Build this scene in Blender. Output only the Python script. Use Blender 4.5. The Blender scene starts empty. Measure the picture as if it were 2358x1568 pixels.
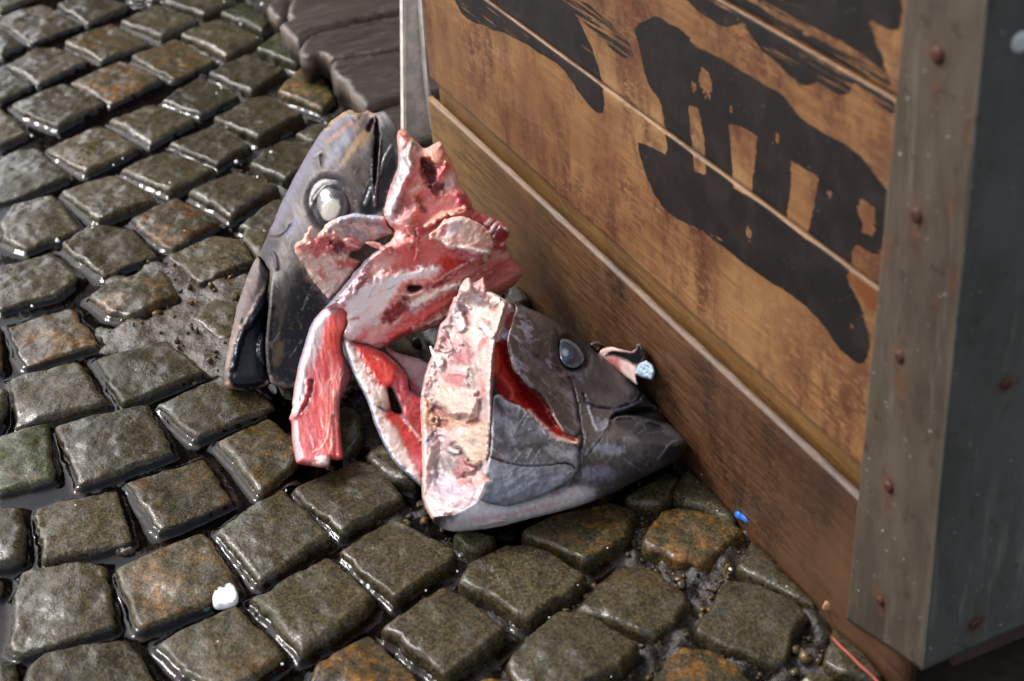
import bpy, math, random
import numpy as np
from mathutils import Matrix, Vector
from mathutils.geometry import delaunay_2d_cdt

random.seed(7)
RNG = np.random.default_rng(7)
SC = bpy.context.scene
COL = SC.collection

# ------------------------------------------------------------------ camera
# world: X runs along the stall front towards the camera, Y into the stall, Z up; the camera is 1 m above the paving
FOC = 3528.0            # focal length for a 2358 x 1568 frame
_W = np.array([-1839., -2094., FOC]); _N = np.array([482., 5520., FOC])
_n = lambda v: v / np.linalg.norm(v)
AZ = -_n(_N); AX = -_n(_W); AX = _n(AX - AZ * (AX @ AZ)); AY = np.cross(AZ, AX)
RW = np.array([AX, AY, AZ])
CAM = np.array([0., 0., 1.])
cd = bpy.data.cameras.new('camera')
co = bpy.data.objects.new('camera', cd)
COL.objects.link(co)
cd.sensor_width = 36.0
cd.lens = FOC / 2358 * 36.0
cd.clip_start = 0.05
cd.clip_end = 500
M = np.eye(4)
M[:3, 0] = RW[:, 0]; M[:3, 1] = -RW[:, 1]; M[:3, 2] = -RW[:, 2]; M[:3, 3] = CAM
co.matrix_world = Matrix(M.tolist())
cd.dof.use_dof = True
cd.dof.focus_distance = 1.72
cd.dof.aperture_fstop = 5.6
SC.camera = co

# ------------------------------------------------------------------ light
SUN_EL, SUN_AZ = 46.0, 233.0       # azimuth clockwise from +Y
w = bpy.data.worlds.new('World'); SC.world = w; w.use_nodes = True
nt = w.node_tree; nt.nodes.clear()
sky = nt.nodes.new('ShaderNodeTexSky'); sky.sky_type = 'NISHITA'; sky.sun_disc = False
sky.sun_elevation = math.radians(SUN_EL); sky.sun_rotation = math.radians(SUN_AZ)
sky.air_density = 1.0; sky.dust_density = 3.0; sky.ozone_density = 1.0
bg = nt.nodes.new('ShaderNodeBackground'); bg.inputs[1].default_value = 0.15
ow = nt.nodes.new('ShaderNodeOutputWorld')
hs = nt.nodes.new('ShaderNodeHueSaturation'); hs.inputs['Saturation'].default_value = .55
nt.links.new(sky.outputs[0], hs.inputs['Color']); nt.links.new(hs.outputs[0], bg.inputs[0]); nt.links.new(bg.outputs[0], ow.inputs[0])
sd = bpy.data.lights.new('sun', 'SUN'); sd.energy = 1.3; sd.angle = math.radians(14); sd.color = (1.0, .985, .965)
so = bpy.data.objects.new('sun', sd); COL.objects.link(so)
_a, _e = math.radians(SUN_AZ), math.radians(SUN_EL)
sdir = Vector((math.sin(_a) * math.cos(_e), math.cos(_a) * math.cos(_e), math.sin(_e)))
so.rotation_euler = (-sdir).to_track_quat('-Z', 'Y').to_euler()
so.location = sdir * 5
SC.view_settings.view_transform = 'Standard'
try: SC.view_settings.look = 'None'
except Exception: pass
SC.view_settings.exposure = 0.85
SC.view_settings.gamma = 1.0
SC.view_settings.use_curve_mapping = False

# ------------------------------------------------------------------ projections used while modelling
S = 0.70514
def rays(P):
    P = np.asarray(P, float).reshape(-1, 2)
    return np.c_[P[:, 0] - 1179, P[:, 1] - 784, np.full(len(P), FOC)] @ RW.T
def on_z(P, z=0.):
    r = rays(P); return CAM + r * ((np.asarray(z) - 1.0) / r[:, 2])[:, None]
def on_y(P, y):
    r = rays(P); return CAM + r * (y / r[:, 1])[:, None]
def on_x(P, x):
    r = rays(P); return CAM + r * (x / r[:, 0])[:, None]
def tile(ox, oy, sc):
    return lambda *p: [((ox + x / sc) * S, (oy + y / sc) * S) for x, y in p]

# ------------------------------------------------------------------ small tools
def _h(i, j, k, seed):
    n = (i * 374761393 + j * 668265263 + k * 2147483647 + seed * 974634777) & 0xffffffff
    n = ((n ^ (n >> 13)) * 1274126177) & 0xffffffff
    return ((n ^ (n >> 16)) & 0xffff) / 65535.0
def vnoise(P, scale=1., seed=0):
    P = np.asarray(P, float) * scale
    if P.shape[1] == 2: P = np.c_[P, np.zeros(len(P))]
    I = np.floor(P).astype(np.int64); f = P - I; f = f * f * (3 - 2 * f)
    r = 0
    for a in (0, 1):
        for b in (0, 1):
            for c in (0, 1):
                wgt = (f[:, 0] if a else 1 - f[:, 0]) * (f[:, 1] if b else 1 - f[:, 1]) * (f[:, 2] if c else 1 - f[:, 2])
                r = r + wgt * _h(I[:, 0] + a, I[:, 1] + b, I[:, 2] + c, seed)
    return r * 2 - 1
def fbm(P, scale=1., seed=0, oct=4, gain=.5):
    r, a, s = 0, 1., 0
    for o in range(oct):
        r = r + a * vnoise(P, scale * 2 ** o, seed + o * 17); s += a; a *= gain
    return r / s
def inside(P, poly):
    P = np.asarray(P, float).reshape(-1, 2); x, y = P[:, 0], P[:, 1]; q = np.asarray(poly, float); r = np.zeros(len(P), bool); j = len(q) - 1
    for i in range(len(q)):
        c = (q[i, 1] > y) != (q[j, 1] > y)
        with np.errstate(divide='ignore', invalid='ignore'):
            r ^= c & (x < (q[j, 0] - q[i, 0]) * (y - q[i, 1]) / (q[j, 1] - q[i, 1]) + q[i, 0])
        j = i
    return r
def dseg(P, pts, closed=False):
    q = np.asarray(pts, float); d = np.full(len(P), 1e9); n = len(q)
    for i in range(n if closed else n - 1):
        a, b = q[i], q[(i + 1) % n]; ab = b - a; L = ab @ ab
        t = np.clip(((P - a) @ ab) / (L if L else 1), 0, 1)
        d = np.minimum(d, np.hypot(P[:, 0] - a[0] - t * ab[0], P[:, 1] - a[1] - t * ab[1]))
    return d
def sdf(P, poly):
    d = dseg(P, poly, True); return np.where(inside(P, poly), d, -d)      # positive inside
def chaikin(q, n=2, closed=True):
    q = np.asarray(q, float)
    for _ in range(n):
        if closed:
            b = np.roll(q, -1, 0); q = np.stack([q * .75 + b * .25, q * .25 + b * .75], 1).reshape(-1, q.shape[1])
        else:
            m = np.stack([q[:-1] * .75 + q[1:] * .25, q[:-1] * .25 + q[1:] * .75], 1).reshape(-1, q.shape[1])
            q = np.r_[q[:1], m, q[-1:]]
    return q
def resample(q, step, closed=True):
    q = np.asarray(q, float)
    if closed: q = np.r_[q, q[:1]]
    L = np.r_[0, np.cumsum(np.hypot(*np.diff(q[:, :2], axis=0).T))]
    n = max(4, int(round(L[-1] / step)))
    t = np.linspace(0, L[-1], n, endpoint=not closed)
    return np.stack([np.interp(t, L, q[:, k]) for k in range(q.shape[1])], 1)
def sst(a, b, x):
    t = np.clip((x - a) / (b - a), 0, 1); return t * t * (3 - 2 * t)
def lin(c):
    c = np.asarray(c, float) / 255.; return np.where(c <= .04045, c / 12.92, ((c + .055) / 1.055) ** 2.4)

def mesh(name, V, F, mats, parent=None, smooth=True, cols=None, floats=None, midx=None, link=True):
    V = np.asarray(V, float)
    me = bpy.data.meshes.new(name)
    groups = F if isinstance(F, (list, tuple)) and len(F) and isinstance(F[0], np.ndarray) and F[0].ndim == 2 else [np.asarray(F)]
    me.vertices.add(len(V)); me.vertices.foreach_set('co', V.astype(np.float32).ravel())
    tot = np.concatenate([np.full(len(g), g.shape[1]) for g in groups]); idx = np.concatenate([g.ravel() for g in groups])
    me.loops.add(len(idx)); me.loops.foreach_set('vertex_index', idx.astype(np.int32))
    me.polygons.add(len(tot)); me.polygons.foreach_set('loop_start', np.r_[0, np.cumsum(tot)[:-1]].astype(np.int32))
    me.polygons.foreach_set('use_smooth', np.full(len(tot), smooth))
    for m in (mats if isinstance(mats, (list, tuple)) else [mats]): me.materials.append(m)
    if midx is not None: me.polygons.foreach_set('material_index', np.asarray(midx, np.int32))
    if cols is not None:
        a = me.attributes.new('col', 'FLOAT_COLOR', 'POINT'); a.data.foreach_set('color', np.c_[cols, np.ones(len(V))].astype(np.float32).ravel())
    for k, v in (floats or {}).items():
        a = me.attributes.new(k, 'FLOAT', 'POINT'); a.data.foreach_set('value', np.asarray(v, np.float32))
    me.update(calc_edges=True); me.validate()
    o = bpy.data.objects.new(name, me); COL.objects.link(o)
    if parent: o.parent = parent
    return o
def tag(o, label=None, cat=None, group=None, kind=None):
    for k, v in (('label', label), ('category', cat), ('group', group), ('kind', kind)):
        if v: o[k] = v
    return o
def empty(name, loc=(0, 0, 0)):
    o = bpy.data.objects.new(name, None); COL.objects.link(o); o.empty_display_size = .05; return o
def box(x0, x1, y0, y1, z0, z1, bev=0.0):
    """eight-cornered block with chamfered edges"""
    import bmesh
    bm = bmesh.new(); r = bmesh.ops.create_cube(bm, size=1)
    for v in bm.verts:
        v.co = ((x0 + x1) / 2 + v.co.x * (x1 - x0), (y0 + y1) / 2 + v.co.y * (y1 - y0), (z0 + z1) / 2 + v.co.z * (z1 - z0))
    if bev: bmesh.ops.bevel(bm, geom=bm.edges[:], offset=bev, segments=2, affect='EDGES', profile=.5)
    bmesh.ops.triangulate(bm, faces=bm.faces[:])
    bm.verts.index_update()
    V = np.array([v.co[:] for v in bm.verts]); F = np.array([[v.index for v in f.verts] for f in bm.faces]); bm.free()
    return V, F
def join(parts):
    V, F, n = [], [], 0
    for v, f in parts: V.append(v); F.append(f + n); n += len(v)
    return np.concatenate(V), np.concatenate(F)

# ------------------------------------------------------------------ materials
class Mat:
    def __init__(s, name):
        s.m = bpy.data.materials.new(name); s.m.use_nodes = True; s.t = s.m.node_tree; s.t.nodes.clear()
        s.out = s.t.nodes.new('ShaderNodeOutputMaterial'); s.b = s.t.nodes.new('ShaderNodeBsdfPrincipled')
        s.t.links.new(s.b.outputs[0], s.out.inputs[0])
        s.co = s.t.nodes.new('ShaderNodeTexCoord'); s.bump_in = None
    def set(s, k, v):
        i = s.b.inputs[k]
        if hasattr(v, 'node'): s.t.links.new(v, i)
        else: i.default_value = v
        return s
    def _in(s, i, v):
        if hasattr(v, 'node'): s.t.links.new(v, i)
        elif v is not None:
            if i.type == 'RGBA' and not hasattr(v, '__len__'): v = (v, v, v, 1)
            elif i.type == 'RGBA' and len(v) == 3: v = (*v, 1)
            i.default_value = v
    def mapping(s, scale=(1, 1, 1), rot=(0, 0, 0), src=None):
        n = s.t.nodes.new('ShaderNodeMapping'); n.inputs['Scale'].default_value = scale; n.inputs['Rotation'].default_value = rot
        s.t.links.new(src or s.co.outputs['Object'], n.inputs['Vector']); return n.outputs[0]
    def noise(s, scale, detail=4, rough=.55, vec=None, dist=0.):
        n = s.t.nodes.new('ShaderNodeTexNoise'); n.inputs['Scale'].default_value = scale; n.inputs['Detail'].default_value = detail
        n.inputs['Roughness'].default_value = rough; n.inputs['Distortion'].default_value = dist
        s.t.links.new(vec or s.co.outputs['Object'], n.inputs['Vector']); return n.outputs[0]
    def voro(s, scale, vec=None, out='Distance', rnd=1.):
        n = s.t.nodes.new('ShaderNodeTexVoronoi'); n.inputs['Scale'].default_value = scale; n.inputs['Randomness'].default_value = rnd
        s.t.links.new(vec or s.co.outputs['Object'], n.inputs['Vector']); return n.outputs[out]
    def ramp(s, v, a, b, lo=0., hi=1.):
        n = s.t.nodes.new('ShaderNodeMapRange'); n.interpolation_type = 'SMOOTHSTEP'
        s._in(n.inputs[0], v); s._in(n.inputs[1], a); s._in(n.inputs[2], b); s._in(n.inputs[3], lo); s._in(n.inputs[4], hi); return n.outputs[0]
    def math(s, op, a, b=None, clamp=False):
        n = s.t.nodes.new('ShaderNodeMath'); n.operation = op; n.use_clamp = clamp; s._in(n.inputs[0], a)
        if b is not None: s._in(n.inputs[1], b)
        return n.outputs[0]
    def mix(s, f, a, b, mode='MIX'):
        n = s.t.nodes.new('ShaderNodeMix'); n.data_type = 'RGBA'; n.blend_type = mode; n.clamp_factor = True
        s._in(n.inputs[0], f); s._in(n.inputs[6], a); s._in(n.inputs[7], b); return n.outputs[2]
    def attr(s, name, out='Fac'):
        n = s.t.nodes.new('ShaderNodeAttribute'); n.attribute_name = name; return n.outputs[out]
    def rnd(s):
        n = s.t.nodes.new('ShaderNodeObjectInfo'); return n.outputs['Random']
    def bump(s, h, strength=.3, dist=.01):
        n = s.t.nodes.new('ShaderNodeBump'); n.inputs['Strength'].default_value = strength; n.inputs['Distance'].default_value = dist
        s.t.links.new(h, n.inputs['Height'])
        if s.bump_in: s.t.links.new(s.bump_in, n.inputs['Normal'])
        s.bump_in = n.outputs[0]; return s
    def done(s):
        if s.bump_in:
            s.t.links.new(s.bump_in, s.b.inputs['Normal'])
        return s.m
def plain(name, col, rough=.6, **k):
    m = Mat(name); m.set('Base Color', (*col, 1)).set('Roughness', rough)
    n = m.noise(60, 5); m.set('Base Color', m.mix(m.ramp(n, .35, .7), tuple(c * .75 for c in col), tuple(min(1, c * 1.12) for c in col)))
    m.bump(n, .25, .002)
    for a, v in k.items(): m.set(a, v)
    return m.done()

def mat_stone():
    m = Mat('wet_granite'); P = m.co.outputs['Object']
    big = m.noise(22, 5, .6); mid = m.noise(95, 5, .65); fine = m.noise(420, 3, .7); r = m.rnd()
    hue = m.attr('hue'); moss = m.attr('moss')
    gr_ = m.noise(250, 5, .7); c = m.mix(m.ramp(gr_, .36, .64), lin((44, 39, 29)), lin((98, 86, 56)))
    c = m.mix(m.math('MULTIPLY', m.ramp(m.noise(30, 4, .6), .42, .62), m.ramp(hue, .0, 1.)), c, m.mix(m.ramp(mid, .35, .65), lin((70, 46, 18)), lin((164, 112, 40))))
    c = m.mix(m.ramp(big, .56, .76, 0, .55), c, lin((66, 65, 62)))
    c = m.mix(m.ramp(m.noise(34, 4, .6, dist=.4), .52, .68, 0, .5), c, lin((36, 32, 26)))
    c = m.mix(m.math('MULTIPLY', m.ramp(m.noise(55, 4, .65), .36, .6), moss), c, m.mix(m.ramp(mid, .4, .6), lin((28, 36, 20)), lin((66, 72, 28))))
    c = m.mix(m.ramp(fine, .50, .66, 0, .75), c, m.mix(1., c, (2.1, 1.95, 1.6, 1), 'MULTIPLY'))
    c = m.mix(m.ramp(m.noise(460, 2, .5), .51, .62, 0, .85), c, m.mix(1., c, (.38, .36, .36, 1), 'MULTIPLY'))
    v = m.t.nodes.new('ShaderNodeHueSaturation'); m.t.links.new(c, v.inputs['Color']); m.t.links.new(m.ramp(r, 0, 1, .6, .98), v.inputs['Value'])
    v.inputs['Saturation'].default_value = .98
    m.set('Base Color', v.outputs[0])
    wet = m.ramp(m.noise(14, 4, .6), .38, .62)
    m.set('Roughness', m.ramp(wet, 0, 1, .4, .2)); m.set('IOR', 1.4); m.set('Specular IOR Level', .25)
    m.bump(big, .45, .004); m.bump(mid, .5, .0024); cn = m.bump_in; m.bump(fine, .6, .0012)
    m.set('Coat Weight', m.ramp(wet, 0, 1, .25, 1.)); m.set('Coat Roughness', .07); m.set('Coat IOR', 1.36)
    m.t.links.new(cn, m.b.inputs['Coat Normal'])
    return m.done()
def mat_mud():
    m = Mat('wet_mud')
    a = m.noise(45, 6, .65); f = m.noise(260, 4, .7)
    c = m.mix(m.ramp(a, .35, .68), lin((22, 18, 16)), lin((52, 43, 36)))
    c = m.mix(m.ramp(f, .55, .72), c, lin((82, 68, 52)))
    c = m.mix(m.attr('mortar'), c, m.mix(m.ramp(f, .4, .66), lin((62, 56, 48)), lin((112, 101, 86))))
    m.set('Base Color', c); m.set('Roughness', m.ramp(a, .3, .7, .12, .34)); m.bump(a, .6, .006); m.bump(f, .7, .002)
    return m.done()
def mat_water():
    m = Mat('muddy_water'); t = m.t
    t.nodes.remove(m.b)
    tr = t.nodes.new('ShaderNodeBsdfTransparent'); tr.inputs[0].default_value = (.42, .36, .31, 1)
    gl = t.nodes.new('ShaderNodeBsdfGlossy'); gl.inputs['Roughness'].default_value = .02
    fr = t.nodes.new('ShaderNodeFresnel'); fr.inputs[0].default_value = 1.34
    mx = t.nodes.new('ShaderNodeMixShader')
    n = t.nodes.new('ShaderNodeBump'); n.inputs['Strength'].default_value = .12; n.inputs['Distance'].default_value = .002
    t.links.new(m.noise(55, 2), n.inputs['Height']); t.links.new(n.outputs[0], gl.inputs['Normal']); t.links.new(n.outputs[0], fr.inputs['Normal'])
    t.links.new(fr.outputs[0], mx.inputs[0]); t.links.new(tr.outputs[0], mx.inputs[1]); t.links.new(gl.outputs[0], mx.inputs[2])
    t.links.new(mx.outputs[0], m.out.inputs[0]); return m.m

def mat_wood(name, dark, mid, light, stain, grain=(3, 40, 60), paint=False, wet=.35, stain_lo=.5, stain_hi=.7, rust=False, yellow_end=False):
    m = Mat(name)
    g = m.noise(6, 6, .65, m.mapping(grain)); g2 = m.noise(22, 5, .7, m.mapping((2.5, 60, 90)))
    blot = m.noise(9, 6, .72, m.mapping((1.0, 1, .55), (0, .5, 0))); drip = m.noise(14, 6, .7, m.mapping((1.5, 1, .5), (0, -.25, 0)))
    c = m.mix(m.ramp(g, .32, .7), mid, light)
    c = m.mix(m.ramp(m.noise(3.2, 5, .62, m.mapping((.8, 1, 1.3), (0, .35, 0))), .42, .62, 0, .7), c, mid if not paint else lin((104, 62, 34)))
    if paint: c = m.mix(m.ramp(m.noise(4.5, 5, .6, m.mapping((.6, 1, 1.6))), .5, .68, 0, .75), c, lin((172, 134, 90)))
    c = m.mix(m.ramp(g2, .5, .72, 0, .55), c, dark)
    sm = m.math('MULTIPLY', m.ramp(blot, stain_lo, stain_hi), m.ramp(drip, .36, .6))
    sm = m.math('MULTIPLY', sm, m.ramp(m.noise(170, 4, .75, m.mapping((.35, 1, 1))), .33, .52))
    c = m.mix(sm, c, stain)
    if yellow_end:
        sx_ = m.t.nodes.new('ShaderNodeSeparateXYZ'); m.t.links.new(m.co.outputs['Object'], sx_.inputs[0])
        wob_ = m.math('ADD', sx_.outputs[0], m.math('MULTIPLY', m.noise(7, 4), .5))
        c = m.mix(m.ramp(wob_, -1.62, -1.02, .75, 0.), c, m.mix(m.ramp(g, .35, .65), lin((112, 82, 44)), lin((160, 122, 72))))
        c = m.mix(m.ramp(wob_, -.95, -.45, 0., .6), c, lin((52, 32, 20)))
    c = m.mix(m.math('MULTIPLY', m.ramp(m.noise(12, 5, .7, m.mapping((.7, 1, .8), (0, .6, 0))), .5, .64), m.ramp(m.noise(300, 3, .7, m.mapping((.3, 1, .8))), .46, .56, 0, .75)), c, stain)
    c = m.mix(m.ramp(m.noise(240, 2, .5), .66, .74, 0, .6), c, dark)
    c = m.mix(m.ramp(m.noise(5, 4), .45, .75, 0, .5), c, light)
    if rust: c = m.mix(m.math('MULTIPLY', m.attr('rust'), m.ramp(m.noise(40, 4), .3, .55, .4, .95)), c, lin((112, 62, 30)))
    if paint:
        p = m.attr('paint')
        edge = m.math('ADD', p, m.math('MULTIPLY', m.math('SUBTRACT', m.noise(90, 5, .7, m.mapping((.22, 1, 1.6))), .5), .010))
        pm = m.ramp(edge, -.0006, .0006)
        wear = m.attr('wear')
        scr = m.noise(60, 6, .75, m.mapping((.12, 1, 2.4)))
        keep = m.ramp(m.math('ADD', scr, m.math('MULTIPLY', wear, -.6)), .20, .26)
        keep = m.math('MULTIPLY', keep, m.ramp(m.noise(170, 4, .6), .235, .265))
        pm = m.math('MULTIPLY', pm, keep)
        blk = m.mix(m.ramp(m.noise(30, 5), .4, .7), lin((17, 13, 12)), lin((36, 29, 26)))
        c = m.mix(pm, c, blk)
        m.set('Roughness', m.ramp(pm, 0, 1, .5, .55)); m.set('Specular IOR Level', .3)
        m.bump(m.math('MULTIPLY', pm, 1.), .3, .0006)
    else: m.set('Roughness', m.ramp(g, .3, .7, wet, wet + .22))
    c = m.mix(m.ramp(m.noise(330, 2, .4), .75, .77, 0, .55), c, lin((190, 172, 145)))
    m.set('Base Color', c); m.bump(g2, .35, .0012); m.bump(m.noise(300, 3, .6, m.mapping((.3, 1, 1))), .25, .0006)
    return m.done()
def mat_metal(name, a, b, rough, metallic=.65):
    m = Mat(name)
    n = m.noise(9, 6, .7, m.mapping((1.6, 1, .5), (0, .6, 0))); s = m.noise(50, 5, .7, m.mapping((1, 1, .1), (0, 1.05, 0)))
    c = m.mix(m.ramp(n, .3, .72), a, b); c = m.mix(m.ramp(s, .55, .75, 0, .35), c, lin((150, 140, 128)))
    c = m.mix(m.ramp(m.noise(70, 5), .6, .72, 0, .6), c, lin((48, 36, 26)))
    ru = m.attr('rust'); c = m.mix(m.math('MULTIPLY', ru, m.ramp(m.noise(60, 5, .7), .25, .6)), c, m.mix(m.ramp(m.noise(90, 4), .4, .6), lin((62, 36, 22)), lin((104, 62, 32))))
    c = m.mix(m.ramp(m.noise(260, 2, .4), .75, .77, 0, .8), c, lin((190, 188, 180)))
    m.set('Base Color', c); m.set('Metallic', m.ramp(ru, 0, 1, metallic, .1)); m.set('Roughness', m.ramp(n, .3, .7, rough, rough + .18))
    m.bump(s, .12, .001); m.bump(m.noise(130, 4), .12, .001)
    return m.done()

def tri_fill(poly, step, holes=(), jitter=.25, seed=1):
    """triangulate a polygon with an even scatter of inner points; returns points, triangles, number of rim points"""
    rg = np.random.default_rng(seed)
    rims = [resample(poly, step)] + [resample(h, step) for h in holes]
    q = np.concatenate(rims); E = []; n = 0
    for r in rims:
        E += [(n + i, n + (i + 1) % len(r)) for i in range(len(r))]; n += len(r)
    lo, hi = q.min(0), q.max(0); dy = step * .866
    ys = np.arange(lo[1] + dy / 2, hi[1], dy)
    g = np.concatenate([np.c_[np.arange(lo[0] + (step / 2 if k % 2 else 0), hi[0], step), np.full(len(np.arange(lo[0] + (step / 2 if k % 2 else 0), hi[0], step)), y)] for k, y in enumerate(ys)])
    g = g + rg.uniform(-jitter, jitter, g.shape) * step
    g = g[sdf(g, poly) > .55 * step]
    for h in holes: g = g[sdf(g, h) < -.55 * step]
    P = np.r_[q, g]
    v, e, f, ov, oe, of = delaunay_2d_cdt([Vector(p) for p in P], E, [], 1, 1e-7, True)
    V = np.array([p[:] for p in v]); F = np.array([t for t in f if len(t) == 3], int)
    a = V[F[:, 1]] - V[F[:, 0]]; b = V[F[:, 2]] - V[F[:, 0]]
    flip = a[:, 0] * b[:, 1] - a[:, 1] * b[:, 0] < 0; F[flip] = F[flip][:, ::-1]
    ce = V[F].mean(1); k = inside(ce, rims[0])
    for h in rims[1:]: k &= ~inside(ce, h)
    F = F[k]
    return V, F
def rim_edges(F):
    e = np.r_[F[:, [0, 1]], F[:, [1, 2]], F[:, [2, 0]]]
    key = {(a, b) for a, b in e.tolist()}
    return np.array([(a, b) for a, b in key if (b, a) not in key], int)

# ================================================================== GROUND AND PAVING
A = tile(0, 0, 2.1191); B = tile(0, 740, 2.1191); Ct = tile(0, 1480, 2.1073); D = tile(1100, 1480, 2.1073)
Et = tile(2100, 1480, 1.8955); Rg = tile(700, 950, 1.9355); Pt = tile(800, 0, 3.267); Sr = tile(0, 0, 1.)
STONES = [
 A((0,160),(20,115),(300,45),(565,160),(210,292)), A((400,45),(600,-40),(895,35),(605,162)), A((835,155),(1080,25),(1370,130),(1120,265)),
 A((1130,10),(1300,-60),(1640,5),(1410,100)), A((1520,90),(1660,5),(1760,20),(1900,150),(1810,215)), A((1250,250),(1510,135),(1800,245),(1560,380)),
 A((1785,350),(1930,225),(2010,260),(2100,425),(2050,450)), A((450,310),(770,170),(1035,290),(700,417)), A((912,405),(1225,275),(1490,400),(1190,540)),
 A((1440,505),(1710,370),(1975,480),(1740,640)), A((1918,630),(2080,478),(2180,480),(2270,530),(2320,660),(2225,742)), A((40,440),(270,310),(390,310),(612,420),(265,582)),
 A((490,575),(830,425),(1125,545),(765,715)), A((1120,700),(1370,530),(1650,635),(1395,782)), A((1475,820),(1800,662),(1880,668),(2095,795),(1790,962)),
 A((-100,270),(10,200),(165,310),(0,380)), A((-60,500),(30,455),(235,590),(0,700),(-60,690)), A((88,735),(400,570),(450,570),(720,715),(400,890),(170,800)),
 A((755,845),(1060,725),(1350,820),(1040,1005)), A((-80,730),(0,735),(198,930),(0,1010),(-80,1000)), A((315,1040),(660,870),(720,872),(960,1030),(590,1200)),
 A((1170,1000),(1470,858),(1530,858),(1742,1000),(1500,1130)), A((1720,1140),(1950,965),(2200,1010),(2100,1180),(1975,1245)), A((828,1185),(1140,1025),(1490,1170),(1175,1338)),
 A((-60,1150),(60,1060),(250,1030),(480,1230),(100,1370),(-60,1400)), A((1290,1340),(1640,1175),(1930,1290),(1600,1500)), A((420,1330),(800,1213),(1075,1385),(680,1530)),
 A((0,1540),(90,1425),(380,1355),(565,1580),(170,1728),(20,1660)), A((895,1515),(1220,1365),(1510,1530),(1190,1718),(1100,1690)), A((1650,1565),(1900,1395),(2000,1420),(1950,1600),(1850,1630)),
 A((-60,-40),(250,-20),(10,85),(-60,60)), A((880,-15),(990,-60),(1130,-25),(1060,10)), A((2040,945),(2200,860),(2340,900),(2300,1010),(2150,1000)),
 B((430,130),(620,-10),(900,5),(1095,185),(840,285),(715,347)), B((1150,195),(1480,60),(1660,85),(1750,230),(1380,377)), B((1690,-10),(1860,20),(1840,180),(1770,210),(1670,85)),
 B((-60,300),(0,290),(370,175),(545,350),(400,470),(10,578),(-60,500)), B((612,490),(760,390),(1130,320),(1237,490),(900,642),(760,615)), B((1310,630),(1480,500),(1680,540),(1640,730),(1530,797)),
 B((35,690),(500,548),(680,810),(165,967)), B((648,910),(1150,780),(1405,1005),(850,1237)), B((70,1050),(540,950),(750,1230),(100,1388)),
 B((1090,1235),(1550,1040),(1780,1130),(1892,1255),(1360,1477)), B((375,1395),(1020,1240),(1200,1560),(850,1690),(545,1787)), B((-60,1480),(0,1450),(330,1375),(350,1500),(380,1750),(0,1830),(-60,1830)),
 B((-60,1110),(60,1130),(20,1330),(-60,1400)), B((-60,690),(15,710),(20,1000),(-60,1000)), Rg((0,960),(350,788),(560,1000),(480,1120),(290,1292)),
 Ct((860,200),(1400,28),(1610,320),(1110,542)), Ct((240,390),(810,228),(930,590),(310,762)), Ct((-60,390),(170,385),(182,730),(0,790),(-60,790)),
 Ct((1470,540),(1940,258),(2270,580),(1780,882)), Ct((788,800),(1400,548),(1652,940),(950,1227)), Ct((140,820),(560,748),(740,785),(800,1190),(160,1392),(60,1365)),
 Ct((1715,1005),(2250,690),(2580,990),(2520,1090),(2085,1392)), Ct((1040,1310),(1640,1038),(1962,1400),(1500,1690)), Ct((200,1500),(300,1400),(880,1280),(1110,1600),(600,1800),(200,1750)),
 Ct((-60,1420),(130,1415),(152,1650),(-60,1650)), Ct((-60,850),(40,870),(30,960),(-60,1000)), D((-140,1440),(230,1258),(450,1450),(600,1610),(0,1800),(-200,1650)),
 Rg((480,1250),(900,1060),(1060,1110),(1190,1290),(800,1532)), Sr((1075,1400),(1100,1330),(1160,1330),(1190,1400),(1180,1440),(1120,1478),(1080,1462)), Sr((1190,1480),(1250,1440),(1345,1520),(1362,1580),(1260,1562)),
 D((5,665),(400,425),(830,655),(785,745),(400,1008)), D((823,890),(900,760),(1200,635),(1350,630),(1712,838),(1600,960),(1310,1147)), D((1268,550),(1500,430),(1900,330),(2047,400),(1985,570),(1722,752)),
 D((308,1220),(740,908),(1172,1222),(1080,1310),(748,1532)), Sr((1876,1985),(2000,1840),(2130,1840),(2258,1962),(2140,2080)), D((1168,1450),(1300,1290),(1530,1108),(1700,1120),(2092,1332),(1950,1490),(1600,1655),(1250,1600)),
 Et((-10,520),(120,335),(280,340),(540,380),(642,482),(380,692),(0,572)), Et((30,1410),(215,1190),(370,1200),(560,1290),(720,1450),(300,1610),(0,1500)), D((920,1575),(1050,1508),(1180,1530),(1250,1620),(1000,1720)),
 D((780,560),(870,520),(1100,560),(1050,640),(950,692)), Et((195,210),(290,72),(600,380),(560,425),(210,302)), Sr((2030,1625),(2170,1545),(2232,1555),(2195,1600),(2180,1642),(2100,1655)),
 Et((580,700),(690,488),(760,560),(1110,900),(1080,955),(900,880),(755,805)), Et((325,1090),(505,780),(640,800),(965,910),(1005,1000),(905,1255),(820,1292),(500,1180)), Et((1108,1290),(1210,1018),(1290,1080),(1570,1370),(1450,1415),(1280,1385)),
 Et((965,1395),(1060,1350),(1180,1370),(1260,1460),(950,1460)), Et((1770,1345),(2000,1260),(2270,1215),(2420,1300),(2330,1470),(1800,1470)), Sr((1640,990),(1660,930),(1720,930),(1748,975),(1690,1002)),
]
HUE = {10:.75, 12:.8, 8:.35, 7:.4, 28:.7, 37:.85, 46:.6, 39:.6, 48:.45, 59:.9, 70:1.0, 69:.7, 65:.6, 47:.55, 20:.3, 0:.4, 71:.7, 52:.4, 55:.3}
MOSS = {4:.8, 6:.9, 10:.7, 35:.6, 44:.8, 50:.35, 57:.7, 61:.7, 65:.4, 22:.3}
MS = mat_stone()
g0 = empty('pavement'); g0['kind'] = 'structure'
bed_rims, stone_parts = [], []
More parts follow.
